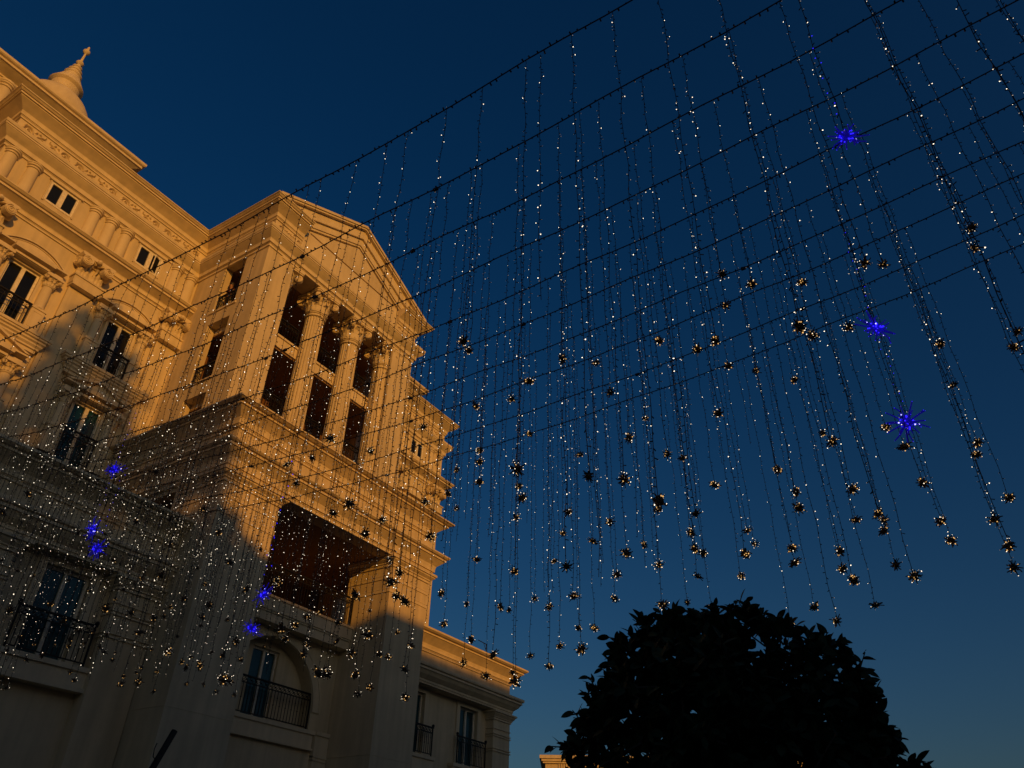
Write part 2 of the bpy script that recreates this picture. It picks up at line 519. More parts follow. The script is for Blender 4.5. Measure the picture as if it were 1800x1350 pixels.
def col_capital():
    """foliate capital, height 1 (bottom at 0), neck radius .42"""
    m = MB()
    m.lathe([(.40, 0), (.47, .02), (.47, .06), (.41, .08), (.41, .30), (.44, .55), (.52, .80), (.56, .84), (.3, .85)], (0, 0, 0), 24)
    leaf_fan(m, 0, 0, .08, .36, .42, .52, 8, 0, .36, .09)
    leaf_fan(m, 0, 0, .10, .58, .43, .60, 8, math.pi / 8, .34, .10)
    for k in range(4):
        a = math.pi / 4 + k * math.pi / 2
        volute(m, (.70 * math.cos(a), .70 * math.sin(a), .66), .19, a, .16)
        m.ptube([(.44 * math.cos(a), .44 * math.sin(a), .45), (.56 * math.cos(a), .56 * math.sin(a), .74), (.7 * math.cos(a), .7 * math.sin(a), .83)], [.05, .06, .05], 6)
        b = k * math.pi / 2
        m.ball((.60 * math.cos(b), .60 * math.sin(b), .90), .10, 8, 5)
        for s in (-1, 1):
            c2 = b + s * .38
            m.ptube([(.45 * math.cos(c2), .45 * math.sin(c2), .5), (.53 * math.cos(b + s * .3), .53 * math.sin(b + s * .3), .70), (.56 * math.cos(b + s * .12), .56 * math.sin(b + s * .12), .76)], .035, 5)
    # abacus with hollowed sides and cut corners
    pts = []
    for k in range(4):
        a = math.pi / 4 + k * math.pi / 2
        for t in (-.07, .07):
            pts.append((.90 * math.cos(a + t), .90 * math.sin(a + t)))
        b = a + math.pi / 4
        for t in (-.35, 0, .35):
            rr = .60 + .10 * abs(t) / .35
            pts.append((rr * math.cos(b + t), rr * math.sin(b + t)))
    n = len(pts)
    for za, zb, s in ((.84, .90, .96), (.90, 1.0, 1.0)):
        vs = [(x * s, y * s, za) for x, y in pts] + [(x * s, y * s, zb) for x, y in pts]
        m.add(vs, [tuple(range(n)), tuple(range(n, 2 * n))] + [(i, (i + 1) % n, n + (i + 1) % n, n + i) for i in range(n)])
    return m.mesh('capital', M['orn'], smooth=False)
cap_me = col_capital()
def pil_capital():
    """flat foliate capital for pilasters, width about 1 at the neck, height .95, back at y = 0"""
    m = MB()
    m.box(-.46, .46, -.13, 0, 0, .70)
    m.box(-.50, .50, -.20, 0, .66, .80)
    m.prism_y([(-.58, .80), (.58, .80), (.64, .90), (.64, .95), (-.64, .95), (-.64, .90)], -.42, 0)
    for s in (-1, 1):
        volute(m, (s * .39, -.38, .60), .215, s * .12, .20)
        volute(m, (s * .52, -.18, .60), .205, s * 1.35, .16)
        m.ptube([(s * .04, -.30, .74), (s * .18, -.36, .80), (s * .36, -.40, .79)], [.05, .06, .05], 6)
        m.ptube([(s * .10, -.14, .36), (s * .14, -.2, .56), (s * .10, -.28, .66)], [.04, .05, .06], 6)
        for x, z, h, pr in ((.14, .02, .34, .22), (.38, .02, .34, .24), (.27, .03, .46, .26)):
            m.add([(s * x - .10, -.12, z), (s * x, -.16, z), (s * x + .10, -.12, z), (s * x - .11, -.15, z + h * .6), (s * x, -.19, z + h * .6), (s * x + .11, -.15, z + h * .6),
                   (s * x - .05, -pr, z + h), (s * x, -pr - .03, z + h * .97), (s * x + .05, -pr, z + h), (s * x, -pr, z + h * .86)],
                  [(0, 1, 4, 3), (1, 2, 5, 4), (3, 4, 7, 6), (4, 5, 8, 7), (6, 7, 9), (7, 8, 9)])
    m.ball((0, -.43, .84), .10, 8, 5)
    return m.mesh('capital', M['orn'])
pcap_me = pil_capital()

# ---- giant pilasters of the main wall
for x in (5.27, 8.88, 2 * CX - 8.88, 2 * CX - 5.27, 12.47, 2 * CX - 12.47):
    m = MB()
    m.box(x - .46, x + .46, YM - .13, YM + .02, 11.0, 17.70)
    m.box(x - .52, x + .52, YM - .34, YM + .02, 17.80, 18.10)
    m.box(x - .50, x + .50, YM - .37, YM + .02, 17.70, 17.80)
    m.box(x - .56, x + .56, YM - .38, YM + .02, 18.10, 18.17); m.box(x - .53, x + .53, YM - .30, YM + .02, 18.17, 18.23)
    p = m.build('pilaster', M['wall'], B)
    place('capital', pcap_me, (x, YM - .0, 18.2), p, scale=(1, 1.15, .94))

# ---- attic half columns
m = MB().lathe([(.24, 0), (.24, .05), (.21, .09), (.205, .8), (.195, 1.42), (.235, 1.43), (.235, 1.48), (.205, 1.49), (.205, 1.52), (.255, 1.54), (.255, 1.60), (.28, 1.62), (.28, 1.66)], (0, 0, 0), 20, math.pi, 2 * math.pi)
hc_me = m.mesh('half_column', M['trim'], smooth=True)
try: hc_me.set_sharp_from_angle(angle=R(40))
except Exception: pass
for x in (5.02, 5.80, 8.20, 8.86, 9.52, 11.86, 12.55):
    for xx in (x, 2 * CX - x):
        place('attic_half_column', hc_me, (xx, YM, 19.70), B)

# ---- window surrounds of the main wall
small_cap = MB()
small_cap.lathe([(.16, 0), (.19, .02), (.19, .05), (.165, .07), (.18, .2), (.24, .34)], (0, 0, 0), 14, math.pi * .9, 2.1 * math.pi)
leaf_fan(small_cap, 0, 0, .06, .16, .17, .22, 7, math.pi * 1.0, .4, .05, math.pi)
leaf_fan(small_cap, 0, 0, .08, .26, .17, .26, 6, math.pi * 1.08, .4, .05, math.pi)
for s in (-1, 1): volute(small_cap, (s * .24, -.20, .30), .075, s * .5, .1)
small_cap.box(-.30, .30, -.29, 0, .36, .44)
scap_me = small_cap.mesh('capital', M['orn'])
hcol = MB().lathe([(.21, 0), (.21, .05), (.185, .09), (.17, .14), (.17, .6), (.158, .98)], (0, 0, 0), 16, math.pi * .9, 2.1 * math.pi)
hcol_me = hcol.mesh('half_column', M['trim'], smooth=True)
for bi, cx in enumerate(BAYS):
    window(cx, YM, wz_at[0], wz_at[1], 1.06, open_sash=(bi in (1, 2)), fw=.08, mull=.17, inset=-.02)
    # raised casing and lintel of the attic window
    m = MB()
    m.box(cx - .58, cx - .53, YM - .05, YM, 20.3, 21.28); m.box(cx + .53, cx + .58, YM - .05, YM, 20.3, 21.28)
    m.box(cx - .64, cx + .64, YM - .10, YM, 21.285, 21.35)
    m.build('casing', M['trim'], B)
    for (z0, z1, up) in ((wz_up[0], wz_up[1], True), (wz_lo[0], wz_lo[1], False)):
        window(cx, YM, z0, z1, 1.04, glass='glass' if up else 'teal', inset=.06, fw=.07, mull=.13)
        m = MB()
        m.box(cx - .60, cx - .52, YM - .05, YM, z0, z1); m.box(cx + .52, cx + .60, YM - .05, YM, z0, z1)
        m.box(cx - .60, cx + .60, YM - .05, YM, z1, z1 + .07)
        # entablature over the window: two steps
        m.box(cx - 1.12, cx + 1.12, YM - .27, YM, z1 + .07, z1 + .17); m.box(cx - .60, cx + .60, YM - .33, YM - .26, z1 + .09, z1 + .168)
        m.box(cx - .70, cx + .70, YM - .46, YM, z1 + .24, z1 + .40)
        m.box(cx - 1.10, cx + 1.10, YM - .22, YM, z1 + .17, z1 + .24)
        m.box(cx - 1.16, cx + 1.16, YM - .31, YM, z1 + .40, z1 + .46)
        m.build('window_lintel', M['trim'], B)
        zt = z1 + .46
        if up:
            c = 1.08; rise = .42
            rad = (c * c + rise * rise) / (2 * rise); a = math.asin(c / rad)
            arc = lambda rr, zc: [(cx + rr * math.sin(-a + 2 * a * i / 18), zc + rr * math.cos(-a + 2 * a * i / 18)) for i in range(19)]
            zc = zt + rise - rad
            m = MB().prism_y(arc(rad, zc), YM - .22, YM + .01)
            for rr, w, pr in ((rad, .05, .29), (rad - .09, .025, .245)):
                o, i2 = arc(rr, zc), arc(rr - w, zc)
                for q in range(18):
                    m.prism_y([o[q], o[q + 1], i2[q + 1], i2[q]], YM - pr, YM - .2)
            m.build('arched_hood', M['trim'], B)
        else:
            m = MB().prism_y([(cx - 1.15, zt), (cx + 1.15, zt), (cx, zt + .44)], YM - .20, YM + .01)
            for s in (-1, 1):
                m.prism_y([(cx, zt + .46), (cx, zt + .38), (cx + s * 1.02, zt + .02), (cx + s * 1.2, zt + .02)], YM - .34, YM)
            m.build('pediment_hood', M['trim'], B)
        for s in (-1, 1):
            x = cx + s * .86
            m = MB()
            m.box(x - .23, x + .23, YM - .22, YM + .02, z0, z0 + 1.0 - .08); m.box(x - .26, x + .26, YM - .25, YM + .02, z0 + .92, z0 + 1.0)
            m.box(x - .26, x + .26, YM - .25, YM + .02, z0, z0 + .1)
            for (xa, xb, za, zb) in ((x - .16, x - .14, z0 + .2, z0 + .82), (x + .14, x + .16, z0 + .2, z0 + .82), (x - .14, x + .14, z0 + .2, z0 + .22), (x - .14, x + .14, z0 + .80, z0 + .82)):
                m.box(xa, xb, YM - .232, YM - .2, za, zb)
            pd = m.build('window_pedestal', M['trim'], B)
            hz = (z1 + .07 - .44) - (z0 + 1.0)
            hh = place('half_column', hcol_me, (x, YM - .06, z0 + 1.0), B, scale=(1, 1, hz / .98))
            place('capital', scap_me, (x, YM - .06, z1 + .07 - .44), B)
        # projecting sill with stepped mouldings
        if up:
            zs = z0
            m = MB().sweep([(cx - 1.14, YM + .05), (cx - 1.14, YM), (cx + 1.14, YM), (cx + 1.14, YM + .05)],
                           [(-.04, zs - .60), (.18, zs - .60), (.18, zs - .50), (.24, zs - .48), (.24, zs - .42), (.30, zs - .36), (.30, zs - .30), (.36, zs - .26), (.36, zs - .20),
                            (.42, zs - .17), (.42, zs - .11), (.46, zs - .10), (.46, zs), (-.04, zs)])
            m.build('window_sill', M['trim'], B)
            railing((cx - .56, YM - .30), (cx + .56, YM - .30), z0 + .02, z0 + .95)
        else:
            railing((cx - .56, YM - .20), (cx + .56, YM - .20), z0 + .02, z0 + 1.1)

# ---- recessed wing left of the main block, upper pavilion and dome
MB().box(-8, XA - .02, 27.5, 40, G0, 23.4).build('recessed_wing', M['wall'], B)
MB().sweep([(-8, 27.5), (XA - .02, 27.5)], ENT_TOP).build('crown_cornice', M['trim'], B)
for (xa, xb) in ((-6, 8.75), (2 * CX - 8.75, 28.45)):
    MB().box(xa, xb, 25.62, 38, 23.4, 26.0).build('upper_pavilion', M['wall'], B)
    pr = [(-.04, 25.0), (.05, 25.0), (.05, 25.07), (.08, 25.08), (.08, 25.13), (.13, 25.14), (.13, 25.22), (.50, 25.40), (.52, 25.42), (.58, 25.42), (.58, 25.50), (.56, 25.51),
          (.56, 25.53), (.64, 25.56), (.68, 25.60), (.68, 25.70), (-.04, 25.95)]
    MB().sweep([(xa, 36), (xa, 25.62), (xb, 25.62), (xb, 36)], pr).build('pavilion_cornice', M['trim'], B)
for x in (1.2, 2.15, 3.1, 4.05, 5.0):
    m = MB().lathe([(.30, 0), (.30, .08), (.26, .14), (.25, .9), (.23, 1.30), (.28, 1.32), (.28, 1.37), (.25, 1.39), (.25, 1.42), (.31, 1.45), (.31, 1.50), (.34, 1.52), (.34, 1.6)], (x, 25.60, 23.42), 18)
    shade_auto(m.build('pavilion_column', M['trim'], B))
# dome and stepped finial
DX, DY = 6.64, 30.0
dome = [(r * .94, z) for r, z in [(1.8, 25.5), (1.8, 29.1), (1.86, 29.12), (1.86, 29.25), (1.76, 29.3), (1.70, 29.6), (1.57, 29.95), (1.36, 30.3), (1.10, 30.6), (.84, 30.82), (.66, 30.98), (.63, 31.1)]]
m = MB().lathe(dome, (DX, DY, 0), 48)
dm = shade_auto(m.build('dome', M['trim'], B))
fin = [(.62, 31.1), (.64, 31.25), (.60, 31.40), (.63, 31.85), (.74, 32.02), (.76, 32.06), (.76, 32.11), (.72, 32.13), (.69, 32.22), (.55, 32.42), (.47, 32.52), (.47, 32.56), (.38, 32.60), (.36, 32.74), (.40, 32.78), (.40, 32.82),
       (.29, 32.86), (.27, 32.98), (.31, 33.01), (.31, 33.05), (.21, 33.09), (.18, 33.20), (.22, 33.23), (.22, 33.27), (.10, 33.31), (.09, 33.36), (.15, 33.42), (.18, 33.50), (.15, 33.58), (.07, 33.63),
       (.055, 33.9), (.045, 34.28), (.10, 34.33), (.15, 34.40), (.165, 34.46), (.15, 34.53), (.08, 34.60), (.055, 34.66), (.06, 34.70), (.055, 34.80), (.03, 34.88), (.001, 34.92)]
fmap = lambda z: 31.02 + (z - 31.1) * .56 if z < 32.13 else 31.597 + (z - 32.13) * 1.36 if z < 33.36 else z
fin = [(r, fmap(z)) for r, z in fin]
shade_auto(MB().lathe(fin, (DX, DY, 0), 28).build('finial', M['trim'], dm), 30)

# ================================================================== portico, upper storeys
def portico_side(x, nrm, sgn):
    hs = [(1.25, 2.50, 19.0 - 12.9, 21.4 - 12.9), (1.25, 2.50, 15.5 - 12.9, 18.35 - 12.9), (1.25, 2.50, .05, 14.85 - 12.9)]
    return MB().wall((x, YP, 12.9), (0, 1, 0), nrm, YM - YP, 21.4 - 12.9, hs, thick=.34).build('portico_side_wall', M['wall'], B)
portico_side(PX0, (-1, 0, 0), -1)
portico_side(PX1, (1, 0, 0), 1)
for x0 in (PX0, PX1 - 1.36):
    MB().box(x0 + .002, x0 + 1.358, YP - .003, YP + .42, 12.9, 21.40).build('corner_pier', M['wall'], B)
    # small sills under the side openings
for x, s in ((PX0, -1), (PX1, 1)):
    for z in (19.0, 15.5):
        MB().box(min(x, x + s * .05), max(x, x + s * .05), 21.1, 22.65, z - .09, z).build('opening_sill', M['trim'], B)
# floors, back wall and ceiling of the loggias
for z0, z1 in ((18.10, 18.62), (14.66, 15.18)):
    MB().box(PX0 + .36, PX1 - .36, 20.86, YM - .02, z0, z1).build('balcony_slab', M['trim'], B)
    MB().box(14.26, 20.50, 20.80, 20.92, z1 - .07, z1 + .02).build('slab_edge', M['trim'], B)
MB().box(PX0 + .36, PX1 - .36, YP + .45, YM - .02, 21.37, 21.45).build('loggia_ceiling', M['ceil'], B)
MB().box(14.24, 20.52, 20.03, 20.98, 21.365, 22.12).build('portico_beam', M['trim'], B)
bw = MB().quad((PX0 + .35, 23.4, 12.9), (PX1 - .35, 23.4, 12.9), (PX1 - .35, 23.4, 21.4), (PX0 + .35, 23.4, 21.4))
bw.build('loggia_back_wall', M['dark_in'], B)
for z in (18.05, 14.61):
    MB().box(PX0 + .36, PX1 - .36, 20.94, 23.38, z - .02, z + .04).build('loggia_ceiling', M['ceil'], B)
for x in (15.24, 17.38, 19.52):
    for z in (13.0, 15.2, 18.64):
        m = MB(); m.box(x - .55, x - .47, 23.32, 23.39, z, z + 2.1); m.box(x + .47, x + .55, 23.32, 23.39, z, z + 2.1); m.box(x - .47, x + .47, 23.32, 23.39, z + 2.02, z + 2.1); m.box(x - .04, x + .04, 23.32, 23.39, z, z + 2.02)
        d = m.build('balcony_door', M['dark_in'], B)
        MB().box(x - .47, x + .47, 23.35, 23.37, z, z + 2.02).build('pane', M['glass'], d)

# columns
shaft = [(.56, 0), (.56, .12), (.52, .2), (.46, .28)]
prof = []
for i in range(13):
    t = i / 12
    prof.append((.445 - .065 * t ** 1.6, .3 + t * 6.95))
col_b = MB().lathe([(.60, 0), (.60, .14), (.53, .18), (.56, .26), (.48, .30)], (0, 0, 0), 32)
col_b.lathe(prof, (0, 0, 0), 120, flute=20, fd=.07)
col_b.lathe([(.385, 7.25), (.44, 7.27), (.44, 7.32), (.39, 7.34), (.39, 7.40), (.43, 7.42), (.43, 7.47), (.39, 7.48)], (0, 0, 0), 32)
col_me = col_b.mesh('column', M['wall'])
for x in (CX - 3.2, CX - 1.07, CX + 1.07, CX + 3.2):
    c = place('column', col_me, (x, 20.62, 12.95), B)
    place('capital', cap_me, (x, 20.62, 12.95 + 7.45), c, scale=(1.0, 1.0, .97), rot=(0, 0, 0))
# railings between the columns and in the side openings
for z in (15.2, 18.64, 12.95):
    for a, b in ((14.28, CX - 1.5), (CX - .62, CX + .62), (CX + 1.5, 20.48)):
        railing((a, 20.9), (b, 20.9), z, z + .86, gap=.13)
for x, s in ((PX0, 1), (PX1, -1)):
    for z in (19.0, 15.5, 12.95):
        railing((x + s * .1, 22.48), (x + s * .1, 21.27), z, z + .84, gap=.13)

# pediment
RK = .475
zr = lambda x, top: top - RK * abs(x - CX)
XT = 14.30
tym = [(XT - .02, 22.14), (2 * CX - XT + .02, 22.14), (2 * CX - XT + .02, zr(XT, 26.0)), (CX, 26.0), (XT - .02, zr(XT, 26.0))]
MB().prism_y(tym, YP + .05, YP + .6).build('tympanum', M['wall'], B)
# lower band of the tympanum stands a little proud, its top forms a ledge
MB().box(XT, 2 * CX - XT, YP - .02, YP + .1, 22.15, 23.52).build('tympanum_band', M['trim'], B)
MB().prism_y([(14.62, 23.60), (2 * CX - 14.62, 23.60), (CX, zr(14.62, 25.15) + RK * (CX - 14.62) - .12)], YP - .02, YP + .1).build('tympanum_panel', M['wall'], B)
xs_ = 12.55
for s in (-1, 1):
    X = lambda x: CX + s * x
    hw = CX - xs_
    for top, bot, pr, nm in ((26.33, 26.20, .34, 'a'), (26.185, 26.10, .29, 'b'), (26.10, 25.68, .14, 'c'), (25.665, 25.56, .20, 'd'), (25.55, 25.20, .10, 'e'), (25.185, 25.09, .05, 'f')):
        w = hw if nm in 'ab' else CX - 13.2
        MB().prism_y([(X(0), top), (X(w), top - RK * w), (X(w), bot - RK * w), (X(0), bot)], YP - pr, YP + .3).build('raking_cornice', M['trim'], B)
    MB().prism_y([(X(0), 26.34), (X(hw), 26.34 - RK * hw), (X(hw), 26.2 - RK * hw), (X(0), 26.2)], YP - .30, 33).build('gable_roof', M['roof'], B)
for x0, x1 in ((PX0 + .01, XT), (2 * CX - XT, PX1 - .01)):
    MB().box(x0, x1, YP + .02, YM, 22.1, 23.5).build('parapet_block', M['wall'], B)
for x in (PX0 + .1, PX1 - .1):
    MB().quad((x, YP + .3, 21.4), (x, YM, 21.4), (x, YM, 23.6), (x, YP + .3, 23.6)).build('side_upper_wall', M['wall'], B)

# ================================================================== base of the portico
ZB0 = 10.70
LEDGE = [(-.04, 12.18), (.05, 12.18), (.05, 12.25), (.07, 12.255), (.07, 12.28), (.11, 12.29), (.11, 12.40), (.13, 12.50), (.27, 12.62), (.40, 12.72), (.40, 12.74), (.46, 12.74), (.46, 12.80),
         (.43, 12.805), (.43, 12.82), (.52, 12.83), (.60, 12.87), (.64, 12.88), (.64, 12.93), (-.3, 12.96)]
ARCB = [(-.04, 10.70), (.10, 10.70), (.10, 10.80), (.12, 10.805), (.12, 10.83), (.17, 10.84), (.17, 10.95), (.20, 11.07), (.31, 11.17), (.42, 11.27), (.42, 11.29), (.47, 11.29), (.47, 11.36), (.44, 11.365),
        (.44, 11.38), (.52, 11.39), (.58, 11.44), (.58, 11.49), (.0, 11.52), (-.04, 11.52)]
pb = [(BX0, YM), (BX0, YB), (BX1, YB), (BX1, YM)]
MB().sweep(pb, LEDGE).build('base_ledge', M['trim'], B)
MB().sweep(pb, ARCB).build('base_cornice', M['trim'], B)
MB().sweep(pb, [(.0, 11.5), (.0, 12.2)]).build('base_frieze', M['wall'], B)
MB().box(BX0 - .1, BX1 + .1, YB - .1, YM, 12.86, 12.94).build('terrace_floor', M['roof'], B)
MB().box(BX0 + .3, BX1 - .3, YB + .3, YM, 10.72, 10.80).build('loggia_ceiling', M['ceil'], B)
# soffit strip behind the architrave
MB().box(BX0 + .05, BX1 - .05, YB + .0, YB + .5, 10.69, 11.5).build('loggia_beam', M['wall'], B)
# side walls
MB().wall((BX0, YB, G0), (0, 1, 0), (-1, 0, 0), YM - YB, 10.75 - G0, [(2.3, 4.6, 8.3 - G0, 10.55 - G0)], thick=.35).build('base_side_wall', M['wall'], B)
MB().wall((BX1, YB, G0), (0, 1, 0), (1, 0, 0), YM - YB, 10.75 - G0, [(2.3, 4.6, 8.3 - G0, 10.55 - G0)], thick=.35).build('base_side_wall', M['wall'], B)
def strips(m, path, zs, p=.035, h=.05):
    for z in zs:
        m.sweep(path, [(-.02, z), (p, z), (p, z + h), (-.02, z + h)])
for x0, x1 in ((BX0, 14.60), (20.20, BX1)):
    y1 = 20.25
    MB().box(x0 + .003, x1, YB - .003, y1, G0, 10.72).build('base_pier', M['wall'], B)
    ring = [(x0, y1), (x0, YB), (x1, YB), (x1, y1)]
    cap = [(-.02, 10.36), (.05, 10.36), (.05, 10.44), (.09, 10.46), (.09, 10.50), (.20, 10.58), (.20, 10.62), (.25, 10.63), (.25, 10.72), (-.02, 10.74)]
    m = MB().sweep(ring, cap)
    strips(m, ring, (9.90, 10.02, 9.40, 9.52), .03, .035)
    m.sweep(ring, [(-.02, 9.935), (.02, 9.935), (.02, 10.02), (-.02, 10.02)]); m.sweep(ring, [(-.02, 9.435), (.02, 9.435), (.02, 9.52), (-.02, 9.52)])
    m.build('pier_cap', M['trim'], B)
    m = MB().sweep(ring, [(-.02, 4.06), (.012, 4.06), (.012, 4.075), (-.02, 4.075)])
    m.build('pier_joint', M['trim'], B)
# loggia
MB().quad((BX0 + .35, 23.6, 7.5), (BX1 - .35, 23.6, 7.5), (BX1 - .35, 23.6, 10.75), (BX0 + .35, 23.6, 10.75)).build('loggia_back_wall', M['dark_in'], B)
for x in (15.9, 18.9):
    m = MB(); m.box(x - .7, x - .6, 23.5, 23.58, 8.3, 10.3); m.box(x + .6, x + .7, 23.5, 23.58, 8.3, 10.3); m.box(x - .6, x + .6, 23.5, 23.58, 10.2, 10.3); m.box(x - .04, x + .04, 23.5, 23.58, 8.3, 10.2)
    d = m.build('balcony_door', M['dark_in'], B)
    MB().box(x - .6, x + .6, 23.54, 23.56, 8.3, 10.2).build('pane', M['glass'], d)
MB().box(14.62, 20.18, 19.95, 23.6, 7.75, 8.28).build('loggia_floor', M['trim'], B)
m = MB()
m.box(14.61, 20.19, 19.72, 19.95, 7.86, 8.30); m.box(14.61, 20.19, 19.80, 20.25, 7.52, 7.80); m.box(14.61, 20.19, 19.76, 19.95, 7.80, 7.86); m.box(14.61, 20.19, 19.68, 19.80, 8.24, 8.32)
m.build('loggia_balcony', M['trim'], B)
railing((14.64, 19.86), (20.17, 19.86), 8.32, 9.40, gap=.12)
# arched recess under the loggia
ARX, ARZ, ARR = CX, 5.35, 1.93
m = MB()
y0, y1 = 20.25, 20.72
segs = 28
arcp = [(ARX + ARR * math.cos(math.pi - math.pi * i / segs), ARZ + ARR * math.sin(math.pi - math.pi * i / segs)) for i in range(segs + 1)]
xl, xr, zt = 14.58, 20.22, 7.8
m.quad((xl, y0, 4.75), (ARX - ARR, y0, 4.75), (ARX - ARR, y0, ARZ), (xl, y0, ARZ)); m.quad((ARX + ARR, y0, 4.75), (xr, y0, 4.75), (xr, y0, ARZ), (ARX + ARR, y0, ARZ))
m.quad((xl, y0, ARZ), (ARX - ARR, y0, ARZ), (ARX - ARR, y0, zt), (xl, y0, zt)); m.quad((ARX + ARR, y0, ARZ), (xr, y0, ARZ), (xr, y0, zt), (ARX + ARR, y0, zt))
for (xa, za), (xb, zb) in zip(arcp, arcp[1:]):
    m.quad((xa, y0, za), (xb, y0, zb), (xb, y0, zt), (xa, y0, zt))
    m.quad((xa, y0, za), (xb, y0, zb), (xb, y1, zb), (xa, y1, za))
for x in (ARX - ARR, ARX + ARR):
    m.quad((x, y0, 4.75), (x, y1, 4.75), (x, y1, ARZ), (x, y0, ARZ))
m.quad((xl, y0, G0), (xr, y0, G0), (xr, y0, 4.75), (xl, y0, 4.75))
m.quad((xl, y0 - .001, zt), (xr, y0 - .001, zt), (xr, 24, zt), (xl, 24, zt))
m.build('arch_wall', M['wall'], B)
nw = MB().wall((ARX - ARR - .1, y1, 4.6), (1, 0, 0), (0, -1, 0), 2 * ARR + .2, 3.0, [(ARR + .1 - .56, ARR + .1 + .56, .2, 2.40)], thick=.22, back=False)
nw.build('niche_wall', M['wall'], B)
window(ARX, y1, 4.8, 7.0, 1.12, glass='teal', inset=.1)
m = MB()
for r0_, r1_, pr in ((ARR + .02, ARR + .16, .05), (ARR + .16, ARR + .30, .035), (ARR + .30, ARR + .36, .06)):
    for i in range(segs):
        a, b = math.pi * i / segs, math.pi * (i + 1) / segs
        P = lambda r, t: (ARX + r * math.cos(t), ARZ + r * math.sin(t))
        m.prism_y([P(r0_, a), P(r1_, a), P(r1_, b), P(r0_, b)], y0 - pr, y0 + .01)
m.build('arch_moulding', M['trim'], B)
MB().prism_y([(ARX - .14, ARZ + ARR - .05), (ARX + .14, ARZ + ARR - .05), (ARX + .2, 7.74), (ARX - .2, 7.74)], y0 - .16, y0 + .02).build('keystone', M['trim'], B)
railing((ARX - ARR + .02, y0 + .06), (ARX + ARR - .02, y0 + .06), 4.80, 5.92, gap=.13)
m = MB(); m.box(15.2, 19.56, y0 - .12, y0 + .3, 4.66, 4.78); m.box(15.25, 19.51, y0 - .07, y0 + .02, 4.22, 4.66); m.box(15.25, 19.51, y0 - .15, y0 + .02, 4.18, 4.24)
m.build('window_sill', M['trim'], B)
for x0, x1 in ((14.62, 15.2), (19.56, 20.18)):
    m = MB(); m.box(x0, x1, y0 - .16, y0 + .01, G0, 4.66)
    m.box(x0, x1, y0 - .21, y0 + .01, 4.66, 4.78); m.box(x0, x1, y0 - .185, y0, 4.0, 4.05); m.box(x0, x1, y0 - .185, y0, 3.9, 3.94)
    m.build('arch_pedestal', M['trim'], B)

# ================================================================== low blocks left and right
CA = [(-.04, 8.49), (.05, 8.49), (.05, 8.55), (.07, 8.555), (.07, 8.58), (.11, 8.59), (.11, 8.68), (.14, 8.77), (.28, 8.89), (.42, 9.00), (.42, 9.02), (.47, 9.02), (.47, 9.08), (.45, 9.085), (.45, 9.10),
      (.54, 9.11), (.60, 9.15), (.62, 9.16), (.62, 9.23), (-.3, 9.26)]
CC = [(-.04, 7.26), (.10, 7.26), (.10, 7.33), (.13, 7.335), (.13, 7.42), (.16, 7.44), (.30, 7.56), (.38, 7.68), (.38, 7.70), (.43, 7.70), (.43, 7.77), (.41, 7.775), (.41, 7.79), (.48, 7.81), (.50, 7.86), (.50, 7.93), (-.04, 7.98)]
YW = 20.02
def low_block(x0, x1, wins, pils, outer):
    pth = {'l': [(x0, YL), (x1, YL)], 'r': [(x0, YL), (x1, YL), (x1, 33)]}[outer]
    MB().sweep(pth, CA).build('parapet_cornice', M['trim'], B)
    MB().sweep(pth, CC).build('string_cornice', M['trim'], B)
    MB().sweep(pth, [(0, 7.95), (0, 8.52)]).build('parapet_frieze', M['wall'], B)
    MB().box(x0, x1 - .02, YL + .02, YW + .05, 7.24, 8.6).build('lintel_beam', M['wall'], B)
    MB().box(x0, x1 - .02, YL + .1, YM, 9.0, 9.24).build('terrace_roof', M['roof'], B)
    hs = [(c - w / 2 - x0, c + w / 2 - x0, 4.85 - G0, 7.05 - G0) for c, w in wins]
    m = MB().wall((x0, YW, G0), (1, 0, 0), (0, -1, 0), x1 - .03 - x0, 7.26 - G0, hs, thick=.3, back=False)
    if outer == 'r':
        m.quad((x1 - .03, YW, G0), (x1 - .03, 33, G0), (x1 - .03, 33, 9.0), (x1 - .03, YW, 9.0))
        m.quad((x0, 33, G0), (x1 - .03, 33, G0), (x1 - .03, 33, 9.0), (x0, 33, 9.0))
    m.build('low_block_wall', M['wall'], B)
    for c, w in wins:
        window(c, YW, 4.85, 7.05, w, glass='teal', inset=.12)
        m = MB()
        for s in (-1, 1):
            m.box(min(c + s * w / 2, c + s * (w / 2 + .22)), max(c + s * w / 2, c + s * (w / 2 + .22)), YW - .06, YW, 4.85, 7.05)
        m.box(c - w / 2 - .22, c + w / 2 + .22, YW - .06, YW, 7.05, 7.22)
        m.build('casing', M['trim'], B)
        m = MB(); m.box(c - 1.25, c + 1.25, YW - .30, YW, 4.70, 4.82); m.box(c - 1.2, c + 1.2, YW - .24, YW, 4.32, 4.70); m.box(c - 1.2, c + 1.2, YW - .34, YW, 4.22, 4.32)
        m.build('window_sill', M['trim'], B)
        railing((c - 1.02, YW - .26), (c + 1.02, YW - .26), 4.83, 5.86, gap=.12, knob=True)
    for xa, xb in pils:
        yf = YL - .06
        MB().box(xa, xb, yf, YW + .02, G0, 7.26).build('pilaster', M['wall'], B)
        ring = [(xa, YW), (xa, yf), (xb, yf), (xb, YW)]
        m = MB().sweep(ring, [(-.02, 6.86), (.05, 6.86), (.05, 6.93), (.09, 6.95), (.09, 6.98), (.18, 7.08), (.18, 7.12), (.24, 7.13), (.24, 7.20), (-.02, 7.24)])
        strips(m, ring, (6.50,), .035, .03); strips(m, ring, (6.20, 6.29), .045, .035); strips(m, ring, (5.62, 5.72), .045, .04)
        m.build('pilaster_cap', M['trim'], B)
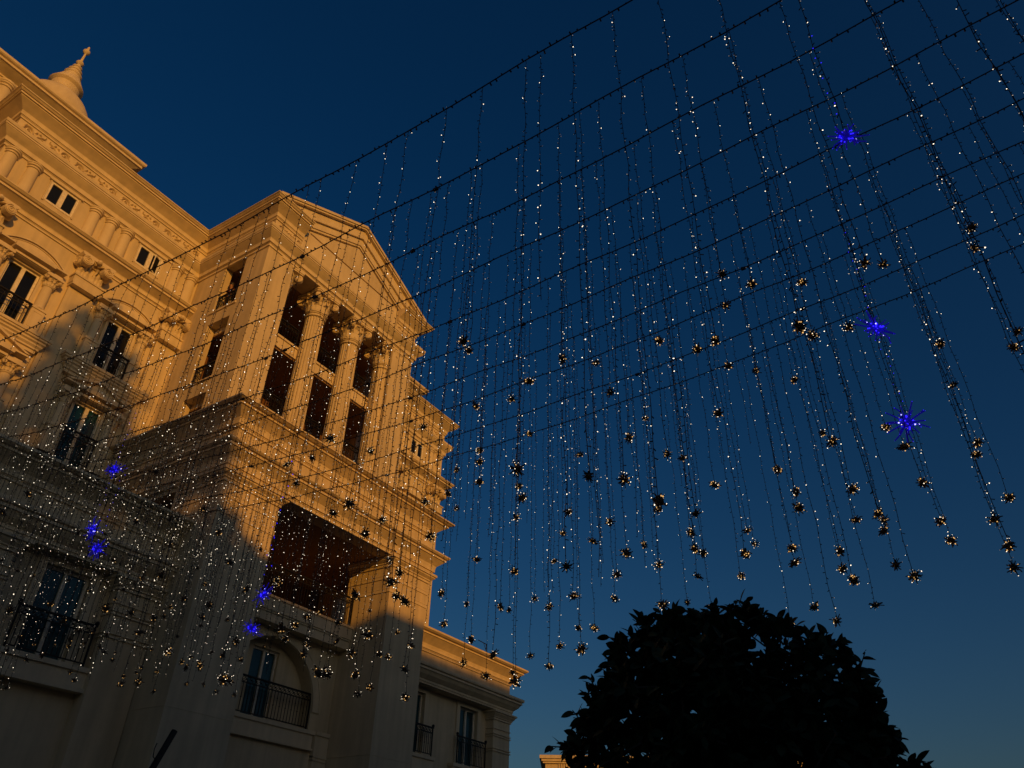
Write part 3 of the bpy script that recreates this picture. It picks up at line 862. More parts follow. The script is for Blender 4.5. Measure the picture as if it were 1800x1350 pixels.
low_block(-9.0, BX0, [(9.92, 1.25), (5.2, 1.25)], [(11.12, 12.40), (7.2, 8.3)], 'l')
low_block(BX1, 30.68, [(24.35, 1.3), (28.02, 1.3)], [(29.36, 30.66)], 'r')
# floodlight bracket on the right parapet
fb = empty('floodlight_bracket', (27.9, 19.15, 9.23), 'thin black bracket arm standing on the lit parapet of the low right wing', 'bracket')
MB().ptube([(27.9, 19.15, 9.23), (27.9, 19.15, 9.62)], .02, 6).build('post', M['iron'], fb)
MB().ptube([(27.95, 19.15, 9.60), (27.2, 19.1, 9.60)], .018, 6).build('arm', M['iron'], fb)
MB().ptube([(27.88, 19.15, 9.35), (27.65, 19.13, 9.60)], .012, 5).build('brace', M['iron'], fb)

# ================================================================== things around the palace
# ---- person leaning on the top side balcony
def person():
    fz = 18.95
    px, py = 13.32, 22.30
    j = {  # joints: position, radius
        'pelvis': ((px, py, fz + .92), .135), 'waist': ((px - .02, py, fz + 1.08), .12), 'chest': ((px - .05, py, fz + 1.28), .145), 'neckb': ((px - .07, py, fz + 1.43), .07),
        'neck': ((px - .09, py, fz + 1.50), .052), 'head': ((px - .12, py - .01, fz + 1.60), .085), 'crown': ((px - .12, py - .01, fz + 1.70), .075),
        'shl': ((px - .06, py + .17, fz + 1.40), .062), 'ell': ((px - .16, py + .40, fz + 1.50), .043), 'wrl': ((px - .20, py + .36, fz + 1.26), .032), 'hal': ((px - .22, py + .34, fz + 1.18), .036),
        'shr': ((px - .06, py - .17, fz + 1.40), .062), 'elr': ((px - .12, py - .30, fz + 1.14), .043), 'wrr': ((px - .22, py - .22, fz + .97), .032), 'har': ((px - .24, py - .16, fz + .93), .036),
        'hpl': ((px, py + .09, fz + .86), .09), 'knl': ((px + .01, py + .10, fz + .47), .062), 'anl': ((px + .02, py + .10, fz + .08), .045), 'tol': ((px - .14, py + .11, fz + .035), .035),
        'hpr': ((px, py - .09, fz + .86), .09), 'knr': ((px + .02, py - .10, fz + .47), .062), 'anr': ((px + .03, py - .10, fz + .08), .045), 'tor': ((px - .13, py - .11, fz + .035), .035)}
    names = list(j); idx = {n: i for i, n in enumerate(names)}
    ed = [('pelvis', 'waist'), ('waist', 'chest'), ('chest', 'neckb'), ('neckb', 'neck'), ('neck', 'head'), ('head', 'crown'), ('chest', 'shl'), ('shl', 'ell'), ('ell', 'wrl'), ('wrl', 'hal'),
          ('chest', 'shr'), ('shr', 'elr'), ('elr', 'wrr'), ('wrr', 'har'), ('pelvis', 'hpl'), ('hpl', 'knl'), ('knl', 'anl'), ('anl', 'tol'), ('pelvis', 'hpr'), ('hpr', 'knr'), ('knr', 'anr'), ('anr', 'tor')]
    base = Vector((px, py, fz))
    me = bpy.data.meshes.new('person')
    me.from_pydata([Vector(j[n][0]) - base for n in names], [(idx[a], idx[b]) for a, b in ed], [])
    o = bpy.data.objects.new('person', me)
    COL.objects.link(o); o.location = base; WL[o] = base
    sk = o.modifiers.new('skin', 'SKIN')
    for i, n in enumerate(names):
        me.skin_vertices[0].data[i].radius = (j[n][1], j[n][1])
        me.skin_vertices[0].data[i].use_root = (n == 'pelvis')
    ss = o.modifiers.new('sub', 'SUBSURF'); ss.levels = 2; ss.render_levels = 2
    me.materials.append(M['skin'])
    tag(o, 'person in a dark red top leaning on the highest side balcony with one elbow raised', 'person')
    # fingers
    for hn, wn in (('hal', 'wrl'), ('har', 'wrr')):
        h = Vector(j[hn][0]); d = (h - Vector(j[wn][0])).normalized(); sdn = d.cross(Vector((1, 0, 0))).normalized()
        m = MB()
        for k, L in enumerate((.07, .08, .075, .06)):
            b = h + sdn * (k - 1.5) * .019 + d * .02
            m.ptube([b, b + d * L * .6, b + d * L + Vector((0, 0, -.02))], [.0095, .009, .007], 5)
        b = h + sdn * .035
        m.ptube([b, b + sdn * .025 + d * .02, b + sdn * .03 + d * .05], [.011, .01, .008], 5)
        m.build('fingers', M['skin'], o)
    # top, trousers, hair, face
    m = MB()
    m.lathe([(.135, .95), (.145, 1.05), (.135, 1.12), (.165, 1.28), (.15, 1.38), (.08, 1.45)], (px - .03, py, fz), 16)
    for s, e in (('shl', 'ell'), ('shr', 'elr')):
        a, b = Vector(j[s][0]), Vector(j[e][0]); a0 = Vector((px - .05, py, fz + 1.36))
        m.ptube([a0, a, a.lerp(b, .45)], [.10, .078, .062], 8)
    m.build('shirt', M['cloth'], o, smooth=True)
    m = MB()
    for s in ('l', 'r'):
        m.ptube([j['hp' + s][0], j['kn' + s][0], j['an' + s][0]], [.108, .078, .062], 10)
    m.lathe([(.05, .80), (.155, .84), (.15, .98)], (px - .01, py, fz), 14)
    m.build('trousers', M['iron'], o, smooth=True)
    hc = Vector((px - .10, py - .01, fz + 1.66))
    m = MB().lathe([(.098, -.03), (.112, .02), (.105, .07), (.07, .11), (.001, .125)], hc, 14)
    m.lathe([(.10, -.08), (.105, .0)], hc + Vector((.02, 0, 0)), 10, -math.pi / 2, math.pi / 2)
    m.build('hair', M['hair'], o, smooth=True)
    m = MB(); f = Vector((px - .205, py - .01, fz + 1.61))
    for s in (-1, 1): m.ball(f + Vector((.012, s * .033, .012)), .011, 6, 4)
    m.build('eyes', M['hair'], o)
    MB().ptube([f + Vector((.01, 0, .02)), f + Vector((-.018, 0, -.015)), f + Vector((.005, 0, -.02))], [.008, .014, .008], 6).build('nose', M['skin'], o)
    MB().ptube([f + Vector((.012, -.025, -.045)), f + Vector((.0, 0, -.046)), f + Vector((.012, .025, -.045))], .007, 5).build('mouth', M['cloth'], o)
    m = MB()
    for s in (-1, 1): m.ball((px - .11, py - .01 + s * .092, fz + 1.61), .022, 6, 4)
    m.build('ears', M['skin'], o)
person()
# small balcony plant beside the person
m = MB(); rr = random.Random(5)
for i in range(16):
    a = rr.uniform(0, 6.28); e = rr.uniform(.2, 1.1); L = rr.uniform(.16, .3)
    b = Vector((13.16, 21.85, 19.42)); d = Vector((math.cos(a) * math.cos(e), math.sin(a) * math.cos(e), math.sin(e))); w = d.cross(Vector((0, 0, 1))).normalized() * .035
    m.add([tuple(b), tuple(b + d * L * .5 + w), tuple(b + d * L), tuple(b + d * L * .5 - w)], [(0, 1, 2, 3)])
pl = empty('potted_plant', (13.16, 21.85, 19.0), 'small green potted plant behind the rail of the highest side balcony, next to the person', 'plant')
m.build('leaves', M['leaf'], pl, kind='stuff')
MB().lathe([(.10, 0), (.14, .38), (.15, .42), (.12, .42)], (13.16, 21.85, 19.0), 12).build('pot', M['trim'], pl)

# ---- festoon cables strung from the low block over the forecourt
ORD = ['first', 'second', 'third', 'fourth', 'fifth', 'sixth', 'seventh', 'eighth', 'ninth', 'tenth']
XK = [4.338, 5.264, 6.052, 6.855, 7.659, 8.364, 9.127, 9.807, 10.709, 11.423]
def cz(k, y):
    ym = 5.6 + .25 * (k + 1)
    return 8.06 + .0073 * (y - ym) ** 2
rc = random.Random(21)
def wire_mesh(pts, r, step, bl, n=4, lit=(.3, .4), big=.006, small=.004, both=True):
    """wire with short stubs; returns wire builder and builder of the lamps at the stub ends"""
    w = MB().ptube(pts, r, n)
    L = MB()
    P = [Vector(p) for p in pts]
    acc = [0]
    for a, b in zip(P, P[1:]): acc.append(acc[-1] + (b - a).length)
    s = step * rc.random(); side = 1; i = 0
    while s < acc[-1]:
        while acc[i + 1] < s: i += 1
        t = (s - acc[i]) / (acc[i + 1] - acc[i])
        p = P[i].lerp(P[i + 1], t)
        d = (P[i + 1] - P[i]).normalized()
        a = rc.uniform(0, 6.28)
        o = d.orthogonal().normalized(); o = (o * math.cos(a) + d.cross(o) * math.sin(a))
        tip = p + o * bl * rc.uniform(.7, 1.2) + Vector((0, 0, -bl * rc.uniform(-.1, .5)))
        w.ptube([p, tip], [r * 1.25, r * 1.5], 3, cap=False)
        q = rc.random()
        if q < lit[0]: L.cur = 0; L.octa(tip, big * rc.uniform(.75, 1.2))
        elif q < lit[0] + lit[1]: L.cur = 1; L.octa(tip, small * rc.uniform(.7, 1.3))
        s += step * rc.uniform(.75, 1.25)
    return w, L
for k, x in enumerate(XK):
    ya, yb = 19.35, -6.8
    pts = []
    for i in range(53):
        y = ya + (yb - ya) * i / 52
        pts.append((x + .015 * math.sin(y * 1.7 + k), y, cz(k, y) + .012 * math.sin(y * 3.1 + 2 * k)))
    pts[0] = (x, 19.68, cz(k, 19.35) + .03)
    w, L = wire_mesh(pts, .0085, .095, .036, n=5, lit=(.02, .05), big=.006, small=.004)
    cabin = rc.sample(range(6, 40), 2)
    c = w.build('festoon_cable', M['wire'], None, origin=pts[0])
    desc = {0: 'black festoon cable crossing highest in the sky, outermost left of ten', 9: 'black festoon cable hanging lowest, in front of the portico base'}.get(k, 'black festoon cable with short lamp stubs, %s one down from the top' % ORD[k])
    tag(c, desc, 'cable', 'parallel festoon cables strung over the forecourt')
    for ci in cabin:
        p = pts[ci]
        MB().box(p[0] - .018, p[0] + .018, p[1] - .035, p[1] + .035, p[2] - .03, p[2] + .01).build('connector_box', M['wire'], c)
    L.build('cable_lamps', [M['led'], M['led_dim']], c, kind='stuff')

# ---- starburst ornaments
def starburst(nsp, rad, core, blue, seed, lit=1.0):
    r_ = random.Random(seed); m = MB(); L = MB()
    m.ball((0, 0, 0), core, 10, 7)
    sq = [r_.uniform(.55, 1.1), r_.uniform(.8, 1.15), r_.uniform(.55, 1.1)]
    for i in range(nsp):
        zc = 1 - 2 * (i + .5) / nsp; a = i * 2.39996 + r_.uniform(-.3, .3)
        s = math.sqrt(max(0, 1 - zc * zc))
        d = Vector((s * math.cos(a) * sq[0], s * math.sin(a) * sq[1], zc * sq[2]))
        ln = rad * r_.uniform(.65, 1.1)
        b = d * (core / max(d.length, .1)) * .8
        t = d.normalized() * max(ln * d.length, core * 1.25)
        mid = b.lerp(t, .55) + Vector((r_.uniform(-1, 1), r_.uniform(-1, 1), r_.uniform(-1, 1))) * rad * .09
        m.ptube([b, mid, t], [.011, .010, .008] if blue else [.0085, .0075, .006], 4)
        q = r_.random()
        if blue:
            L.cur = 0; L.octa(t, .006); L.octa(mid, .008)
            if q < .14: L.cur = 1; L.octa(b.lerp(t, .4) * 1.0 + Vector((0, 0, .01)), .010)
        else:
            if q < .14 * lit: L.cur = 0; L.octa(t, .0062 * r_.uniform(.8, 1.25))
            elif q < .42 * lit: L.cur = 1; L.octa(t, .0045)
            if r_.random() < .22 * lit: L.cur = 2; L.octa(d.normalized() * core * r_.uniform(1.0, 1.5), .0095)  # added golden glow spots around the core, standing in for lamplight on it
    if blue:
        for i in range(26):
            v = Vector((r_.gauss(0, 1), r_.gauss(0, 1), r_.gauss(0, 1))).normalized() * core * r_.uniform(1.0, 1.7)
            L.cur = 0; L.octa(v, .012)
    return m, L
SB = [starburst(26 + 4 * (i % 3), .105, .042, False, 40 + i) for i in range(7)]
SBm = [(a.mesh('starburst_ornament', M['twig']), b.mesh('ornament_lamps', [M['led'], M['led_dim'], M['core_glow']])) for a, b in SB]
SD = [starburst(18 + 3 * (i % 3), .095, .036, False, 140 + i, .55) for i in range(7)]
SDm = [(a.mesh('starburst_ornament', M['twig']), b.mesh('ornament_lamps', [M['led'], M['led_dim'], M['core_glow']])) for a, b in SD]
BB = [starburst(24, .235, .05, True, 70 + i) for i in range(3)]
BBm = [(a.mesh('blue_starburst', M['bluetwig']), b.mesh('ornament_lamps', [M['led_blue'], M['led_blue_hot']])) for a, b in BB]
STRINGS = [
    "11.11,4.37 10.58,4.51 9.80,2.81 8.51,2.49 7.78,2.51 6.97,2.72 6.22,3.02 5.36,2.26b 4.49,2.92 3.90,2.11 3.37,4.28 2.76,2.80 2.16,2.58 1.65,2.26 1.12,3.39 0.55,3.28 -0.09,4.84b -0.56,2.33 -1.09,2.33 -1.65,2.73 -2.18,2.85",
    "13.36,4.46 12.17,4.39 11.59,2.20 10.82,3.32 9.89,2.84 9.31,4.95 8.85,2.90 8.56,2.62 7.99,4.07 7.38,2.76 6.81,2.84 6.35,4.01 5.92,4.48 5.16,3.14 4.54,2.34 4.00,5.02 3.43,4.20 2.85,2.36 2.29,3.01 1.72,2.57 1.20,4.81 0.64,2.89 0.07,4.39 -0.70,4.38 -1.60,4.67 -2.20,2.48",
    "15.15,5.27 14.58,4.48 13.96,4.64 13.00,3.38 12.12,3.00 11.65,4.58b 10.80,4.84 9.91,2.35 9.61,3.17 9.06,3.35 8.63,2.41 8.28,3.71 7.98,2.48 7.56,2.74b 7.10,4.94 6.61,2.32 6.14,2.60 5.68,3.72 5.35,2.77 4.95,3.36 4.36,4.27 3.83,3.69 3.28,5.14 2.72,4.50 2.18,3.61 1.64,3.89 1.11,5.26 0.54,2.62 -0.06,4.96 -0.76,4.81 -1.23,4.71 -1.82,2.34 -2.35,4.52",
    "16.65,5.63 15.86,3.99 15.30,3.02 14.72,2.40 14.21,3.38 13.60,6.88b 13.05,3.56 12.51,2.86 11.93,3.22 11.24,5.30 10.81,2.65 10.27,3.01 9.49,2.73 8.89,2.47 8.57,5.62 7.99,3.02 7.38,4.53 6.84,5.37 6.05,3.43 5.60,3.81 5.04,5.54 4.61,2.26 4.21,5.65 3.68,3.69 2.89,4.41 2.29,2.98 1.58,5.78 0.73,5.74 0.18,4.88b -0.25,2.49 -1.13,3.00 -1.73,3.90 -2.30,3.67",
    "17.96,5.12 16.75,4.06 16.23,3.30 15.71,6.33 15.20,6.31b 14.50,4.89 13.92,4.01 13.35,4.71 12.33,4.81 11.59,2.76 10.99,4.40 10.53,6.50 9.87,3.31 9.24,4.18 8.42,3.46 8.01,2.64 7.53,3.64 7.19,3.04 6.49,2.51 5.49,4.89 4.88,3.50 4.39,2.30 4.06,3.05 3.63,6.24 2.99,3.22 2.58,3.52 2.02,3.16 1.40,3.54 0.85,3.62 0.22,3.53 -0.33,5.01 -0.91,3.72 -1.53,4.73 -2.08,4.94",
    "18.43,6.13 17.26,4.43 16.42,4.78 16.00,6.64 15.28,5.88 14.66,4.26 14.06,5.28 13.44,5.87 12.86,4.52 12.41,3.92 11.85,4.18 11.35,2.99 10.56,3.29 10.02,4.46 9.43,3.68 8.91,3.83 8.56,2.84 8.00,2.77 7.21,6.69 6.57,5.29 6.01,5.69 5.54,3.36 5.23,4.89 4.35,2.66 3.68,3.75 3.26,3.03 2.95,6.83 2.42,6.47 2.04,6.05 1.69,3.41 1.39,2.56 1.14,2.95 0.93,6.11 0.57,2.89 0.21,4.59b -0.27,3.32 -1.01,5.17 -1.55,3.40 -2.09,2.75",
    "18.36,6.24 17.93,4.68 17.34,4.58 16.73,4.57 16.11,5.43 15.49,4.06 14.92,3.68 14.42,3.79 13.49,5.65 13.19,3.75 12.87,3.32 12.15,4.39 11.65,3.22 10.97,3.74 10.48,3.81 9.93,3.63 9.24,3.60 8.86,3.37 8.39,2.79 8.08,3.21 7.67,2.58 7.03,6.18 6.51,4.48 5.77,2.60 4.99,4.59 4.24,4.60 3.51,4.63 3.05,3.59 2.67,4.79 1.86,6.38 1.32,3.58 0.55,6.63 0.21,3.71 -0.35,4.40 -1.20,5.84 -2.10,3.99",
    "18.17,4.27 17.30,4.73 16.74,6.10 15.21,5.11 13.85,4.71 13.29,4.11 12.51,6.10 10.60,3.86 8.89,3.52 8.22,6.16 7.68,4.36 7.14,3.17 6.24,2.92 6.00,6.94 5.44,3.20 5.02,6.25 4.54,3.75 3.83,6.58 3.30,5.70 2.69,3.75 1.97,5.15 1.49,6.50 1.16,3.12 0.86,4.00 0.36,5.05 -0.33,3.31 -0.53,4.11",
    "18.15,4.93 17.06,4.35 16.72,4.83 16.29,4.28 14.07,3.62 13.48,3.51 12.25,5.20 10.11,3.19 8.99,3.90 8.28,4.18 7.67,3.83 7.34,3.19 6.82,5.90 6.49,3.41 6.14,4.15 5.33,3.69 4.89,4.47 4.39,4.87 3.46,4.55 2.75,4.76 2.17,4.15 1.95,5.20 1.40,6.04 0.91,3.88 0.55,5.88 0.20,4.07 -0.44,6.28",
    "16.21,4.77 15.03,4.19 13.03,4.87 11.77,4.00 10.76,5.01 10.38,6.02 9.95,4.46 8.72,6.82 8.33,4.76 7.38,4.50 6.84,4.62 6.44,5.24 5.98,3.98 5.64,5.46 4.99,6.55 4.04,4.10 3.67,3.97 2.85,4.84 2.52,3.57 2.16,3.73 1.67,4.21 1.33,4.90 0.96,4.81 -0.50,5.68",
]
EXTRA = [(0,(18.5,5.69)),(0,(18.09,5.5)),(0,(17.71,3.71)),(0,(17.33,4.26)),(0,(16.61,6.59)),(0,(15.94,5.22)),(0,(15.3,6.05)),(0,(14.94,6.32)),(0,(13.67,5.43)),(0,(12.63,4.52)),(0,(12.22,3.59)),(0,(11.62,4.51)),(0,(10.22,3.46)),(0,(9.46,1.95)),(0,(9.08,4.1)),(0,(8.78,5.33)),(0,(7.53,5.12)),(0,(7.2,6.41)),(0,(6.53,3.08)),(0,(5.97,5.86)),(0,(4.82,6.25)),(0,(2.57,4.4)),(1,(18.5,5.31)),(1,(18.16,4.19)),(1,(17.81,3.99)),(1,(17.1,3.61)),(1,(16.84,4.57)),(1,(16.2,6.27)),(1,(15.85,3.63)),(1,(15.12,4.68)),(1,(14.78,2.8)),(1,(14.43,5.5)),(1,(14.09,4.27)),(1,(13.75,3.14)),(1,(12.94,5.43)),(1,(12.64,4.33)),(1,(11.27,6.57)),(1,(10.6,4.42)),(1,(10.22,4.95)),(1,(9.1,4.43)),(1,(8.16,4.46)),(1,(6.1,5.33)),(1,(5.48,4.43)),(1,(4.84,2.49)),(1,(4.17,2.84)),(1,(2.55,4.38)),(2,(18.22,4.41)),(2,(17.18,5.24)),(2,(16.79,3.41)),(2,(16.02,3.04)),(2,(15.72,4.22)),(2,(13.48,3.35)),(2,(12.67,5.74)),(2,(11.22,5.98)),(2,(10.5,3.8)),(2,(10.09,3.38)),(2,(8.84,3.89)),(2,(4.66,4.04)),(2,(2.94,2.52)),(3,(18.5,5.9)),(3,(18.13,6.37)),(3,(17.38,3.81)),(3,(16.97,6.41)),(3,(16.41,3.97)),(3,(16.14,4.78)),(3,(15.53,3.14)),(3,(14.53,4.41)),(3,(11.67,3.45)),(3,(10.53,5.7)),(3,(9.91,3.7)),(3,(9.14,3.74)),(3,(8.2,5.7)),(3,(6.53,4.14)),(3,(6.22,3.32)),(3,(5.37,4.07)),(3,(3.31,3.3)),(3,(2.52,5.03)),(4,(18.5,6.26)),(4,(18.15,3.87)),(4,(17.48,4.32)),(4,(16.56,3.8)),(4,(15.51,4.11)),(4,(14.83,4.39)),(4,(13.55,3.13)),(4,(12.86,4.53)),(4,(10.77,5.6)),(4,(10.05,5.78)),(4,(9.42,4.29)),(4,(8.78,3.7)),(4,(7.79,5.25)),(4,(7.02,4.14)),(4,(6.23,5.33)),(4,(5.9,4.24)),(4,(5.29,4.02)),(4,(3.2,3.57)),(5,(18.14,6.24)),(5,(17.51,4.44)),(5,(16.77,4.84)),(5,(15.79,5.77)),(5,(15.5,5.39)),(5,(14.37,4.06)),(5,(13.61,5.22)),(5,(11.62,5.6)),(5,(10.32,3.6)),(5,(8.34,3.97)),(5,(7.53,5.67)),(5,(5.78,4.63)),(5,(4.75,3.41)),(5,(2.64,5.52)),(6,(17.61,4.78)),(6,(16.93,4.23)),(6,(15.81,5.82)),(6,(14.64,6.04)),(6,(13.99,4.41)),(6,(13.72,4.87)),(6,(12.65,4.0)),(6,(11.93,5.51)),(6,(11.32,6.2)),(6,(10.68,3.88)),(6,(7.45,5.14)),(6,(6.77,6.11)),(6,(5.47,6.27)),(6,(4.72,5.11)),(6,(3.74,3.82)),(7,(18.5,5.6)),(7,(17.82,5.96)),(7,(17.53,4.41)),(7,(17.12,4.31)),(7,(16.44,4.49)),(7,(15.72,4.31)),(7,(15.01,3.72)),(7,(14.6,3.79)),(7,(14.25,5.54)),(7,(13.62,6.05)),(7,(12.87,3.8)),(7,(12.22,4.57)),(7,(11.91,4.49)),(7,(11.19,5.11)),(7,(10.79,4.32)),(7,(9.49,6.31)),(7,(7.44,5.21)),(7,(4.73,3.94)),(7,(3.1,4.87)),(8,(18.5,6.07)),(8,(17.94,4.44)),(8,(17.68,6.38)),(8,(17.39,5.53)),(8,(15.98,4.59)),(8,(15.23,5.24)),(8,(14.93,3.9)),(8,(14.51,5.09)),(8,(13.77,4.97)),(8,(13.09,5.17)),(8,(12.69,3.83)),(8,(11.62,3.72)),(8,(11.24,6.47)),(8,(10.94,4.46)),(8,(10.59,4.29)),(8,(8.68,4.23)),(8,(7.96,6.08)),(8,(3.67,5.71)),(8,(2.47,6.15)),(9,(18.5,5.01)),(9,(18.19,4.71)),(9,(17.78,4.8)),(9,(16.4,5.27)),(9,(16.0,6.23)),(9,(15.59,4.93)),(9,(15.23,6.17)),(9,(14.19,6.0)),(9,(13.5,4.06)),(9,(13.21,6.1)),(9,(12.51,5.05)),(9,(12.23,5.51)),(9,(11.53,4.23)),(9,(9.46,6.32)),(9,(7.81,5.34)),(9,(7.02,6.1)),(9,(6.66,4.69)),(9,(5.47,5.0)),(9,(4.52,4.63)),(9,(3.16,6.33))]
rs = random.Random(99)
def ordinal(n):
    return ['first', 'second', 'third', 'fourth', 'fifth', 'sixth', 'seventh', 'eighth', 'ninth', 'tenth', 'eleventh', 'twelfth', 'thirteenth', 'fourteenth', 'fifteenth', 'sixteenth', 'seventeenth',
            'eighteenth', 'nineteenth', 'twentieth', 'twenty-first', 'twenty-second', 'twenty-third', 'twenty-fourth', 'twenty-fifth', 'twenty-sixth', 'twenty-seventh', 'twenty-eighth', 'twenty-ninth',
            'thirtieth', 'thirty-first', 'thirty-second', 'thirty-third', 'thirty-fourth', 'thirty-fifth', 'thirty-sixth', 'thirty-seventh', 'thirty-eighth', 'thirty-ninth', 'fortieth'][n]
for k, row in enumerate(STRINGS):
    for n, t in enumerate(row.split()):
        blue = t.endswith('b')
        y, z = map(float, t.rstrip('b').split(','))
        x = XK[k]; top = cz(k, y)
        L = top - z
        ph = rs.uniform(0, 6.28); nseg = max(4, int(L / .35))
        pts = [(x + .012 * math.sin(ph + 2.3 * i) , y + .012 * math.cos(ph * 1.7 + 1.9 * i), top - L * i / nseg) for i in range(nseg + 1)]
        pts[0] = (x, y, top)
        w, lm = wire_mesh(pts, .0036, .072, .028, n=3, lit=(.13, .40), big=.0057 + .0014 * max(0, min(1, (y - 4) / 9)), small=.0038 + .001 * max(0, min(1, (y - 4) / 9)))
        o = w.build('light_string', M['wire'], None, origin=(x, y, top))
        ln = 'short' if L < 3 else 'long' if L > 5 else 'mid-length'
        tag(o, '%s fairy-light string, %s from the hotel on the %s cable from the top%s' % (ln, ordinal(n), ORD[k], ', blue-ended' if blue else ''), 'light string', 'fairy-light strings hanging from the cables')
        mats = [M['led'], M['led_dim']]
        lm.build('string_lamps', mats, o, kind='stuff')
        far = y > 10.5 or (y > 6 and k < 3)
        am, lmm = (rs.choice(BBm) if blue else rs.choice(SDm if far or rs.random() < .15 else SBm))
        dist = math.sqrt(x * x + y * y + z * z)
        sc = (rs.uniform(.62, .85) if far else rs.uniform(.8, 1.1)) * min(1.0, max(.7, dist / 10.5)) if not blue else (58 if y < 2 else 34) / 1339 * dist / .42
        rot = (rs.uniform(-1.2, 1.2), rs.uniform(-1.2, 1.2), rs.uniform(0, 6.28))
        q = place('blue_starburst' if blue else 'starburst_ornament', am, (x, y, z - .02), None, rot=rot, scale=(sc, sc, sc))
        lab = ('vivid blue starburst' if blue else 'warm brown starburst') + ' ending the %s string from the hotel, %s cable from the top' % (ordinal(n), ORD[k])
        tag(q, lab, 'ornament', 'blue starburst ornaments' if blue else 'warm starburst ornaments')
        l2 = bpy.data.objects.new('ornament_lamps', lmm); COL.objects.link(l2); l2.parent = q; l2['kind'] = 'stuff'
        if blue:                               # short run of blue lamps on the wire above the ornament
            m = MB()
            for i in range(9):
                m.cur = 0; m.octa((x + rs.uniform(-.03, .03), y + rs.uniform(-.03, .03), z + .25 + i * .13), .006)
            m.build('blue_lamps', [M['led_blue']], o, kind='stuff')
# the rest of the curtain: more strings than can be told apart, between the others
xw = MB(); xl = MB(); rs2 = random.Random(5)
for k, yy in EXTRA:
    y, z = yy
    x = XK[k]; top = cz(k, y); L = top - z; n = max(4, int(L / .4)); ph = rs2.uniform(0, 6.28)
    pts = [(x + .014 * math.sin(ph + 2.1 * i), y + .014 * math.cos(ph + 1.7 * i), top - L * i / n) for i in range(n + 1)]
    w, lm = wire_mesh(pts, .0034, .075, .026, n=3, lit=(.13, .36), big=.0058 + .0011 * max(0, min(1, (y - 4) / 9)), small=.0036)
    xw.add(w.v, w.f)
    for q, f in enumerate(lm.f[::8]):
        xl.cur = lm.mi[q * 8]
        xl.add(lm.v[q * 6:q * 6 + 6], [tuple(v - q * 6 for v in g) for g in lm.f[q * 8:q * 8 + 8]])
xo = xw.build('light_string_curtain', M['wire'], None, kind='stuff')
tag(xo, 'dense rest of the fairy-light curtain filling the gaps between the single strings', 'light strings')
xl.build('string_lamps', [M['led'], M['led_dim']], xo, kind='stuff')
# far ends of the cables: a steel wire between two poles behind the viewer
sp = empty('cable_gantry', (8, -6.85, G0), 'slim steel gantry of two posts and a wire holding the far cable ends', 'gantry')
for x in (2.6, 13.2):
    MB().ptube([(x, -6.85, G0), (x, -6.85, 9.9)], [.09, .06], 10).build('post', M['iron'], sp)
MB().ptube([(2.6, -6.85, 9.75)] + [(x, -6.82, cz(k, -6.8)) for k, x in enumerate(XK)] + [(13.2, -6.85, 9.75)], .012, 6).build('cross_wire', M['wire'], sp)

